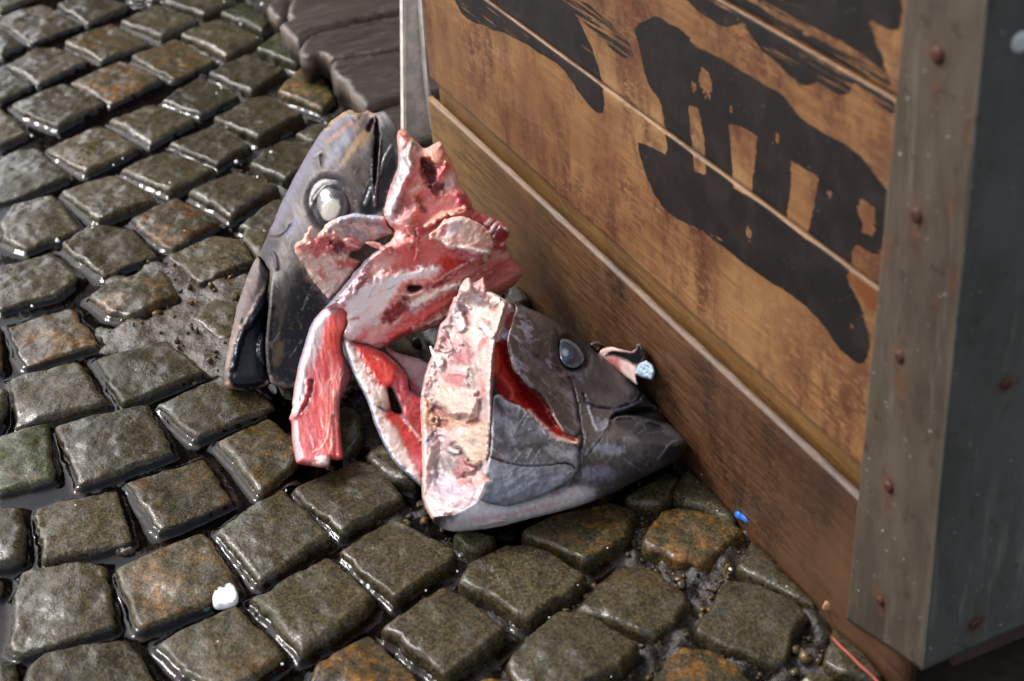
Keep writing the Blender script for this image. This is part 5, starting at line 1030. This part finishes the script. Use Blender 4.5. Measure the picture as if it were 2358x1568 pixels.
ctf.fill(th((480,440),(560,330),(640,480),(710,660),(690,700),(580,740),(540,620)), (248, 238, 224), .95, 4, 2, 7, .009).line(th((530,310),(640,360),(740,420)), 9, (248, 232, 216), .9, 4, 2, 8, .006)
ctf.fill(th((630,480),(690,440),(720,560),(750,640),(710,660),(660,560)), (186, 74, 66), .9, 4, 3, 9, -.005).fill(th((690,520),(750,460),(760,620),(710,600)), (234, 172, 148), .8, 4, 2, 10)
ctf.fill(th((750,400),(960,380),(1040,470),(1020,600),(980,700),(900,760),(860,880),(820,1000),(720,860),(640,790),(760,680)), (232, 214, 190), .95, 10, 3, 11, .004).fill(th((950,380),(1040,440),(1030,560),(980,600)), (222, 206, 160), .7, 9, 2, 12).fill(th((990,400),(1080,410),(1060,480),(1010,450)), (196, 70, 62), .8, 4, 3, 13)
ctf.line(th((1160,380),(1110,600),(1060,760),(1010,960),(985,1300),(985,1568)) + ti((1000,300),(990,560),(985,800),(960,900),(950,1040)), 17, (246, 234, 216), .97, 4, 1.5, 14, .024)
ctf.line(th((900,640),(960,700),(1000,760)), 20, (248, 238, 224), .9, 5, 3, 15, .012).fill(th((350,760),(420,700),(480,860),(500,980),(320,1000),(310,880)), (216, 142, 138), .9, 7, 3, 16).line(th((400,730),(450,830),(500,960)), 6, (244, 220, 208), .85, 3, 1.5, 17, .005).line(th((310,870),(440,940)), 6, (246, 224, 214), .8, 3, 1.5, 18, .004).line(th((320,960),(440,1000),(500,950)), 5, (244, 222, 210), .8, 3, 1.5, 19, .004)
ctf.fill(th((540,720),(640,780),(760,880),(680,900),(560,940),(480,860)), (230, 176, 162), .8, 10, 4, 20)
ctf.fill(th((560,920),(690,870),(740,960),(780,1060),(700,1200),(560,1180),(440,1150),(500,1020)), (176, 52, 62), .92, 9, 6, 21, -.006).mottle((112, 22, 36), 8, .0, .35, .8, 22, 0, 1, ctf.m_poly(th((540,940),(700,900),(760,1060),(500,1160)), 8)).mottle((230, 170, 162), 5, .2, .42, .8, 23, 0, 1, ctf.m_poly(th((440,900),(780,900),(760,1200),(440,1200)), 12))
ctf.fill(th((860,840),(930,790),(968,830),(920,920),(850,990),(830,940)), (206, 56, 36), .95, 5, 3, 24, .004).fill(th((880,960),(940,870),(960,960),(900,1080),(870,1040)), (232, 212, 184), .9, 5, 2, 25, .005)
ctf.fill(th((390,1350),(460,1280),(640,1240),(700,1290),(680,1380),(580,1450),(440,1400)), (208, 96, 92), .92, 7, 3, 26, .003).line(th((460,1260),(620,1270),(690,1280)), 7, (240, 192, 184), .7, 4, 2, 27, .004)
ctf.fill(th((740,1200),(840,1120),(850,1220),(800,1320),(860,1430),(760,1460),(700,1400)), (120, 104, 84), .85, 8, 5, 28, -.004).fill(th((600,1430),(720,1390),(760,1440),(700,1480),(620,1470)), (92, 66, 62), .85, 5, 4, 29).fill(th((900,1200),(970,1190),(960,1300),(910,1290)), (244, 238, 230), .9, 4, 2, 30, .005).line(th((880,1300),(905,1450),(900,1568)), 8, (220, 130, 112), .7, 4, 3, 31, .004)
ctf.fill(th((150,1330),(260,1240),(330,1300),(360,1420),(240,1480),(150,1480)), (238, 214, 190), .8, 6, 3, 32, .003).line(th((175,1450),(200,1370),(230,1330)), 5, (206, 50, 52), .9, 3, 2, 33)
ctf.fill(th((240,1490),(420,1420),(560,1500),(640,1460),(820,1480),(840,1568)) + ti((830,200),(780,330),(650,290),(520,330),(420,260),(340,180),(230,60)), (242, 222, 196), .97, 7, 4, 34, .014).fill(th((340,1440),(420,1430),(380,1500),(330,1500)), (206, 166, 116), .7, 6, 3, 35, -.004).mottle((216, 176, 132), 9, .15, .4, .7, 36, 0, 1, ctf.m_poly(ti((230,-60),(840,-60),(780,330),(420,260)), 10))
ctf.fill(ti((80,180),(200,60),(260,200),(440,300),(560,360),(700,340),(880,340),(960,400),(860,420),(600,440),(440,480),(260,500),(120,470)), (214, 150, 94), .9, 8, 5, 37, .002).fill(ti((220,230),(340,180),(430,270),(440,360),(460,420),(380,460),(310,440),(300,340),(240,290)), (150, 52, 28), .95, 6, 5, 38, -.006).fill(ti((700,360),(830,340),(850,400),(760,440),(700,430)), (146, 44, 30), .95, 5, 4, 39, -.005).line(ti((250,320),(340,360),(440,340)), 5, (226, 180, 130), .8, 3, 3, 40, .004)
ctf.fill(ti((540,440),(620,450),(760,440),(900,390),(975,420),(970,860),(860,940),(760,940),(680,880),(600,740),(500,640),(470,680),(520,560)), (232, 204, 168), .97, 7, 3, 41, .016).mottle((176, 148, 116), 12, .05, .35, .8, 42, -20, 2, ctf.m_poly(ti((560,640),(760,520),(970,640),(960,860),(760,900)), 14)).fill(ti((540,450),(700,450),(620,560),(500,650),(530,540)), (240, 228, 220), .85, 6, 2, 43).fill(ti((440,680),(520,680),(640,740),(720,860),(640,840),(560,860),(440,840),(420,780)), (66, 60, 58), .9, 7, 4, 44).line(ti((470,750),(520,770),(575,785)), 9, (244, 236, 222), .95, 3, 1, 45, .004).line(ti((440,700),(480,650)), 6, (96, 108, 130), .8, 3, 1)
ctf.fill(ti((240,980),(270,890),(380,820),(470,860),(600,860),(580,960),(560,1080),(280,1060)), (132, 120, 116), .85, 9, 4, 46).mottle((92, 80, 60), 6, .05, .3, .8, 47, 10, 3, ctf.m_poly(ti((240,980),(280,890),(400,830),(560,880),(400,950)), 8))
ctf.fill(ti((580,850),(640,840),(680,900),(800,970),(820,1020),(740,1080),(640,1080),(560,1120),(520,1020),(580,960)), (156, 22, 28), .97, 6, 4, 48, .008).fill(ti((550,1160),(660,1100),(760,1150),(720,1200),(660,1260),(580,1230)), (222, 130, 112), .9, 7, 3, 49, .004).fill(ti((670,1140),(740,1130),(750,1180),(690,1190)), (166, 22, 30), .9, 4, 2, 50).fill(ti((860,1130),(960,1060),(990,1140),(920,1190)), (216, 156, 132), .9, 6, 3, 51)
ctf.fill(ti((230,1060),(520,1090),(560,1230),(760,1240),(900,1280),(860,1380),(700,1400),(500,1420),(260,1360),(170,1200)), (206, 198, 206), .85, 16, 5, 52).fill(ti((360,1150),(520,1150),(520,1240),(400,1250)), (232, 230, 236), .8, 9, 3, 53).fill(ti((230,1350),(340,1380),(480,1440),(700,1500),(600,1540),(420,1500)), (116, 116, 124), .7, 12, 4, 54)
ctf.fill(ti((110,1100),(220,1200),(250,1400),(420,1560),(900,1568),(1200,1500),(1200,1700),(300,1750),(110,1500)), (230, 206, 198), .9, 14, 4, 55).fill(ti((100,450),(220,500),(320,760),(240,900),(240,1060),(180,1300),(100,1400)), (240, 218, 196), .9, 12, 4, 56, .006)
ctf.fill(ti((230,550),(330,520),(410,580),(380,640),(260,640)), (150, 84, 96), .7, 7, 4, 57).line(ti((250,530),(235,570)), 5, (56, 60, 150), .9, 2, 1).line(ti((190,620),(185,680)), 6, (52, 56, 158), .95, 2, 1).line(ti((420,560),(440,720)), 12, (214, 178, 180), .7, 7, 3, 58)
ctf.line([(1030, 1188), (1075, 1193), (1110, 1190)], 12, (148, 34, 48), .95, 4, 3, 59, -.003).fill([(1015, 1205), (1060, 1198), (1080, 1204), (1060, 1216), (1024, 1220)], (236, 212, 190), .9, 4, 2, 60, .003).line([(1060, 1170), (1130, 1180), (1200, 1180)], 14, (224, 206, 212), .8, 8, 3, 61).line([(972, 1100), (975, 1155), (1000, 1195)], 9, (230, 196, 158), .8, 4, 1, 62, .003)
ctf.lump(18, .0022, 70).lump(7, .0010, 71).lump(4, .0005, 72)
ctf.col = (ctf.col * .85 + lin((238, 196, 194)) * .15) * .66
ctf.col[:, 2] *= 1.08
ctf.h = .008 * ctf.prof + (ctf.h - .008 * ctf.prof) * .95
o_ctf = ctf.build('cut_face', FLESH, fish2)
bone = Piece(th((205,925),(222,905),(262,960),(295,1020),(380,1030),(395,1120),(400,1150),(350,1200),(320,1215),(300,1170),(262,1090),(235,1030)), base=ctf, off=.008, H=.006, R=10, back=.004, seed=46, rough=.5, step=2.4, col=(248, 244, 238)); bone.mottle((226, 200, 190), 9, .1, .4, .6).lump(7, .001)
bone.build('bone_splinter', FLESH, fish2)
for k, (q, c) in enumerate(((th((640,90),(690,30),(735,30),(760,110),(740,200),(680,240),(620,220),(595,170)), (240, 214, 198)), (th((860,60),(905,8),(940,80),(960,170),(930,200),(880,150)), (226, 170, 156)), (th((940,230),(1000,205),(1070,240),(1150,290),(1130,340),(1080,400),(1010,380),(980,340),(1010,290)), (240, 222, 206)))):
    p = Piece(q, base=ctf, off=.005, H=.006, R=9, back=.004, seed=47 + k, rough=1.4, step=2.4, col=c); p.mottle((214, 140, 132), 8, .15, .45, .6).lump(6, .0016); p.build('gristle', FLESH, fish2)

# belly flap curving out from under the second head
C3 = [(790, 785, 1.765), (850, 800, 1.775), (960, 1110, dz(960, 1110, .008)), (900, 960, 1.70), (990, 1000, 1.72), (960, 880, 1.745)]
s2 = Piece(tf((742,505),(765,470),(850,480),(930,530),(1080,582),(1200,642),(1310,682),(1420,780),(1500,860),(1570,950),(1605,1020),(1612,1150),(1642,1200),(1790,1270),(1920,1300)) + tg((1920,500),(1900,900),(1920,1300),(1830,1580),(1760,1545),(1600,1400),(1440,1255),(1330,1085),(1240,900),(1160,720),(1120,580),(1060,400),(980,250),(900,95)) + tf((800,690),(762,590)),
           C3, H=.016, R=16, back=.02, seed=51, rough=.8, step=2.8, holes=[np.array(tg((1335,270),(1380,245),(1460,420),(1535,590),(1480,605),(1385,565),(1378,480),(1352,380)))], col=(196, 70, 76))
s2.fill(tf((742,505),(830,500),(900,600),(1000,760),(1100,960),(1220,1130),(1320,1140),(1370,1400),(1290,1460)) + tg((1300,600),(1400,740),(1490,760),(1530,980),(1620,1120),(1700,1300),(1760,1400),(1780,1568),(1400,1250),(1150,700),(980,250),(860,0)), (234, 222, 212), .96, 7, 3, 1, .003)
s2.line(tf((750,510),(800,660),(870,880),(960,1090),(1060,1270)) + tg((1120,560),(1200,800),(1330,1070),(1480,1280),(1760,1530)), 12, (122, 136, 160), .9, 5, 1.5, 2).line(tf((800,520),(880,640),(940,700)), 16, (206, 190, 192), .8, 8, 3, 3)
s2.fill(tf((920,560),(1060,590),(1200,650),(1330,740),(1440,850),(1450,990),(1390,1120),(1280,1140),(1180,1060),(1080,900),(990,740)), (222, 66, 58), .96, 7, 2, 4, .005).line(tf((1150,730),(1250,780)), 4, (244, 180, 164), .8, 2, 1, 5).line(tf((1000,720),(1120,900),(1220,1080)), 5, (236, 150, 136), .6, 4, 2, 6).line(tf((1300,900),(1340,1000),(1310,1080)), 2, (240, 150, 132), .7, 2, 1, 7).line(tf((1060,590),(1300,690),(1430,830)), 4, (240, 170, 160), .6, 3, 1)
s2.fill(tf((1440,1000),(1500,900),(1600,1040),(1620,1200),(1700,1300),(1500,1300),(1420,1130)), (190, 72, 84), .9, 9, 3, 8).mottle((226, 150, 156), 7, .1, .4, .7, 9, 0, 1, s2.m_poly(tf((1420,900),(1620,1100),(1560,1560),(1420,1200)), 14)).line(tf((1480,840),(1580,960),(1602,1040)), 4, (70, 64, 84), .9, 2, .6, 10).line(tf((1380,1150),(1460,1260),(1520,1440)), 9, (196, 170, 178), .8, 4, 2, 11)
s2.fill(tg((1280,590),(1380,570),(1500,650),(1570,680),(1680,850),(1760,950),(1770,1100),(1640,1080),(1530,980),(1500,820),(1400,750)), (208, 46, 38), .92, 9, 4, 12).line(tg((1570,690),(1700,850),(1780,940)), 7, (240, 206, 196), .9, 3, 1.5, 13, .003).fill(tg((1610,880),(1760,980),(1770,1140),(1660,1100)), (196, 52, 58), .9, 6, 3, 14).fill(tg((1490,600),(1580,600),(1580,680),(1520,660)), (146, 120, 134), .9, 4, 2, 15)
s2.fill(tf((1160,1270),(1240,1290),(1340,1310),(1378,1430),(1300,1430),(1210,1350)), (150, 130, 110), .8, 7, 4, 16).line(tf((1220,1390),(1300,1440),(1370,1440)), 6, (54, 54, 62), .9, 3, 1, 17, -.002).fill(tg((1620,1150),(1740,1200),(1770,1340),(1700,1280)), (216, 130, 142), .8, 8, 4, 18)
s2.lump(18, .002, 19).lump(6, .0008, 20)
s2.h = .016 * s2.prof + (s2.h - .016 * s2.prof) * 1.8
o_s2 = s2.build('belly_flap', FLESH, fish2)
mb = Piece(tf((1300,590),(1330,600),(1440,680),(1600,720),(1860,800),(1960,900),(1950,1300),(1760,1270),(1640,1200),(1606,1010),(1500,850),(1400,750),(1330,690)), [(880, 800, 1.80), (960, 830, 1.79), (1000, 950, 1.77), (960, 950, 1.765)], H=.006, R=10, back=.012, seed=52, rough=1., step=2.8, col=(216, 174, 170))
mb.fill(tf((1600,1000),(1700,1060),(1780,1180),(1800,1290),(1640,1200)), (198, 64, 72), .95, 8, 3, 1).line(tf((1440,690),(1600,730),(1860,810)), 12, (196, 202, 214), .8, 6, 2, 2).line(tf((1330,620),(1420,730),(1500,840)), 8, (222, 148, 144), .8, 4, 2, 3).line(tf((1610,1160),(1700,1230),(1800,1280)), 6, (206, 206, 214), .9, 3, 1, 4).mottle((206, 110, 110), 10, .15, .45, .6, 5).lump(12, .001)
mb.build('fin_membrane', FLESH, fish2)

# ---------------------------------------------------------------- scrap of skin with a chip of foam, behind the snout
sp = Piece(tj((1000,622),(1050,560),(1160,520),(1280,550),(1440,592),(1470,575),(1525,535),(1500,492),(1580,484),(1610,600),(1600,700),(1560,735),(1520,830),(1510,940),(1535,1045),(1440,980),(1300,870),(1150,745)), [(1380, 800, 1.735), (1470, 800, 1.650), (1480, 880, 1.643), (1400, 840, 1.712)], H=.008, R=9, back=.008, seed=61, rough=1., step=2.4, col=(224, 190, 184))
sp.fill(tj((1080,650),(1160,580),(1280,570),(1460,600),(1520,540),(1490,490),(1590,480),(1620,620),(1580,740),(1480,770),(1400,720),(1300,670),(1180,640)), (22, 20, 22), 1, 4, 1, 1, .003).line(tj((1005,625),(1060,570),(1160,530),(1280,555)), 8, (236, 200, 190), .95, 3, 1, 2, .003).fill(tj((1080,660),(1260,660),(1300,760),(1300,860),(1180,760)), (186, 100, 96), .9, 7, 2, 3).line(tj((1500,510),(1540,500)), 4, (110, 112, 120), .8, 2, 1).line(tj((1160,745),(1300,860),(1430,970)), 4, (150, 160, 180), .7, 2, 2)
scrap = sp.build('skin_scrap', SKIN); tag(scrap, 'curled scrap of black fish skin with pink lining behind the snout of the right head', 'fish scrap')
kn = Piece(tj((890,500),(930,460),(1000,450),(1060,470),(1105,520),(1050,560),(1010,610),(950,600),(930,560)), [(1355, 780, 1.735), (1380, 790, 1.737), (1370, 810, 1.735)], H=.008, R=10, back=.006, seed=62, rough=.8, step=2.4, col=(40, 33, 32)); kn.line(tj((940,470),(1040,470),(1100,520)), 5, (96, 80, 74), .8, 3, 1, 1)
tag(kn.build('gut_scrap', EYE), 'small dark glossy knot of gut between the right eye and the kick board', 'fish scrap')

# ================================================================== SMALL LITTER
FOAM = plain('white_foam', (.80, .80, .78), .75); FOAM.node_tree.nodes['Principled BSDF'].inputs['Subsurface Weight'].default_value = .1
ICE = plain('bluish_foam', lin((176, 196, 212)), .5)
def chunk(name, pix, z, th, mat, seed=0, step=2.2, er=.8):
    """a crumb with its own outline, flat bottom and lumpy rounded top, lying at height z"""
    px = resample(chaikin(pix, 1), step); q = on_z(px, z)[:, :2]
    st = max(.0012, np.hypot(*(q[1] - q[0])))
    V2, F = tri_fill(q, st, seed=seed); d = np.maximum(sdf(V2, q), 0); r = max(th * er, .001); t = np.clip(d / r, 0, 1)
    zt = z + th * np.sqrt(1 - (1 - t) ** 2) + fbm(V2, 260, seed, 3) * th * .45 * t; n = len(V2); rim = rim_edges(F)
    V = np.r_[np.c_[V2, zt], np.c_[V2, np.full(n, z - .001)]]
    return mesh(name, V, np.r_[F, F[:, ::-1] + n, np.c_[rim[:, 1], rim[:, 0], rim[:, 0] + n], np.c_[rim[:, 1], rim[:, 0] + n, rim[:, 1] + n]], mat, None)
big = chunk('foam_chip', Ct((1462,1000),(1480,960),(1505,935),(1540,930),(1580,908),(1615,920),(1638,960),(1642,1010),(1620,1050),(1580,1062),(1530,1072),(1480,1072),(1465,1040)), -.004, .0048, FOAM, 3, er=.22)
tag(big, 'large white foam chip lying in the joint between cobbles at the lower left', 'foam chip')
o = chunk('plastic_shard', Ct((1335,1098),(1400,1040),(1445,1018),(1462,1070),(1440,1092),(1390,1108)), -.010, .003, plain('green_plastic', lin((34, 84, 84)), .25), 4)
tag(o, 'dark green plastic shard beside the large white foam chip', 'plastic scrap')
o = chunk('plastic_scrap', Et((562,372),(580,364),(620,385),(650,405),(662,428),(640,432),(612,408),(575,398)), .004, .004, plain('blue_plastic', lin((30, 110, 200)), .35), 5)
tag(o, 'bright blue plastic scrap at the foot of the kick board', 'plastic scrap')
o = chunk('wood_chip', Et((1108,965),(1115,935),(1140,905),(1180,955),(1172,972),(1130,968)), .004, .006, plain('raw_wood', lin((168, 124, 84)), .6), 6)
tag(o, 'pale wood chip at the foot of the kick board near the corner', 'wood chip')
o = chunk('pebble', Ct((790,690),(850,660),(930,665),(950,690),(880,720),(800,715)), -.012, .007, MS, 7); tag(o, 'small brown pebble in the wet joint at the lower left', 'pebble')
# foam chip leaning on the kick board above the snout
ic = Piece(tj((1480,880),(1545,735),(1640,706),(1730,780),(1756,860),(1710,962),(1590,930)), [(1485, 850, 1.634), (1510, 850, 1.620), (1490, 872, 1.630)], H=.008, R=7, back=.008, seed=63, rough=1., step=2.2, smooth=0, col=(190, 206, 220))
ic.lump(6, .002, 1).lump(3, .001, 2)
o = ic.build('foam_chip', ICE); tag(o, 'bluish white foam chip stuck by the torn skin above the snout of the right head', 'foam chip')
# orange twine
tw = on_z(Et((1168,1132),(1210,1180),(1260,1225),(1300,1262),(1340,1310),(1400,1360),(1460,1410),(1500,1470)), .004); tw = resample(chaikin(tw, 2, False), .004, False)
tw[:, 2] = .003 + .002 * vnoise(tw[:, :2], 60, 3); k = 8
tg_ = np.gradient(tw, axis=0); tg_ /= np.linalg.norm(tg_, axis=1)[:, None]; sd_ = np.cross(tg_, [0, 0, 1.]); sd_ /= np.linalg.norm(sd_, axis=1)[:, None]; up_ = np.cross(sd_, tg_)
an = np.linspace(0, 2 * np.pi, k, endpoint=False)
V = (tw[:, None] + .0017 * (np.cos(an)[None, :, None] * sd_[:, None] + np.sin(an)[None, :, None] * up_[:, None])).reshape(-1, 3); n = len(tw); ar = np.arange(k); nx = (ar + 1) % k
Q = np.concatenate([np.c_[i * k + ar, i * k + nx, (i + 1) * k + nx, (i + 1) * k + ar] for i in range(n - 1)]); T = np.r_[np.c_[np.zeros(k - 2, int), ar[1:-1], ar[2:]], np.c_[np.full(k - 2, (n - 1) * k), (n - 1) * k + ar[2:], (n - 1) * k + ar[1:-1]]]
tag(mesh('twine', V, [Q, T], plain('orange_twine', lin((150, 62, 40)), .6), None), 'short orange twine lying across the cobble at the lower right corner', 'twine')
# crumbs
SPK = [A(p)[0] + (r,) for p, r in (((170, 490), 0), ((370, 905), 10), ((220, 938), 5), ((1530, 605), 5), ((1500, 643), 4), ((1510, 425), 4), ((1665, 165), 5), ((1780, 258), 3), ((1875, 1050), 8), ((1635, 1118), 9), ((1175, 1260), 5), ((700, 1495), 6), ((848, 1095), 4), ((785, 1140), 4), ((525, 1197), 3), ((1568, 880), 3), ((1120, 14), 4), ((1550, 10), 4)) if r] + \
      [B(p)[0] + (r,) for p, r in (((398, 98), 9), ((220, 548), 6), ((640, 5), 5), ((940, 990), 3), ((1275, 25), 3))] + [Ct(p)[0] + (r,) for p, r in (((520, 355), 4), ((1408, 678), 4), ((1500, 1292), 4), ((1942, 1450), 6), ((1970, 256), 5), ((2155, 375), 4), ((1640, 770), 3))] + \
      [D(p)[0] + (r,) for p, r in (((830, 810), 4), ((1862, 650), 4), ((613, 943), 4), ((1660, 905), 3), ((1460, 1128), 4), ((1888, 1535), 3))] + [Et(p)[0] + (r,) for p, r in (((365, 127), 6), ((460, 354), 4), ((890, 822), 4), ((540, 716), 8), ((1140, 912), 4))] + [Pt(p)[0] + (r,) for p, r in (((180, 40), 8), ((1275, 825), 4), ((860, 1310), 4))]
for i, (u_, v_, r_) in enumerate(SPK):
    rg = np.random.default_rng(500 + i); n = 9; an = np.linspace(0, 2 * np.pi, n, endpoint=False); rr = r_ * .54 * rg.uniform(.65, 1.25, n)
    o = chunk('foam_crumb', np.c_[u_ + rr * np.cos(an) * 1.15, v_ + rr * np.sin(an) * .8], .0035, .0012 + r_ * .0003, FOAM, i, step=max(1.4, r_ * .4))
    tag(o, 'tiny white foam crumb on the wet cobbles', 'foam crumb', 'white foam crumbs scattered on the cobbles')
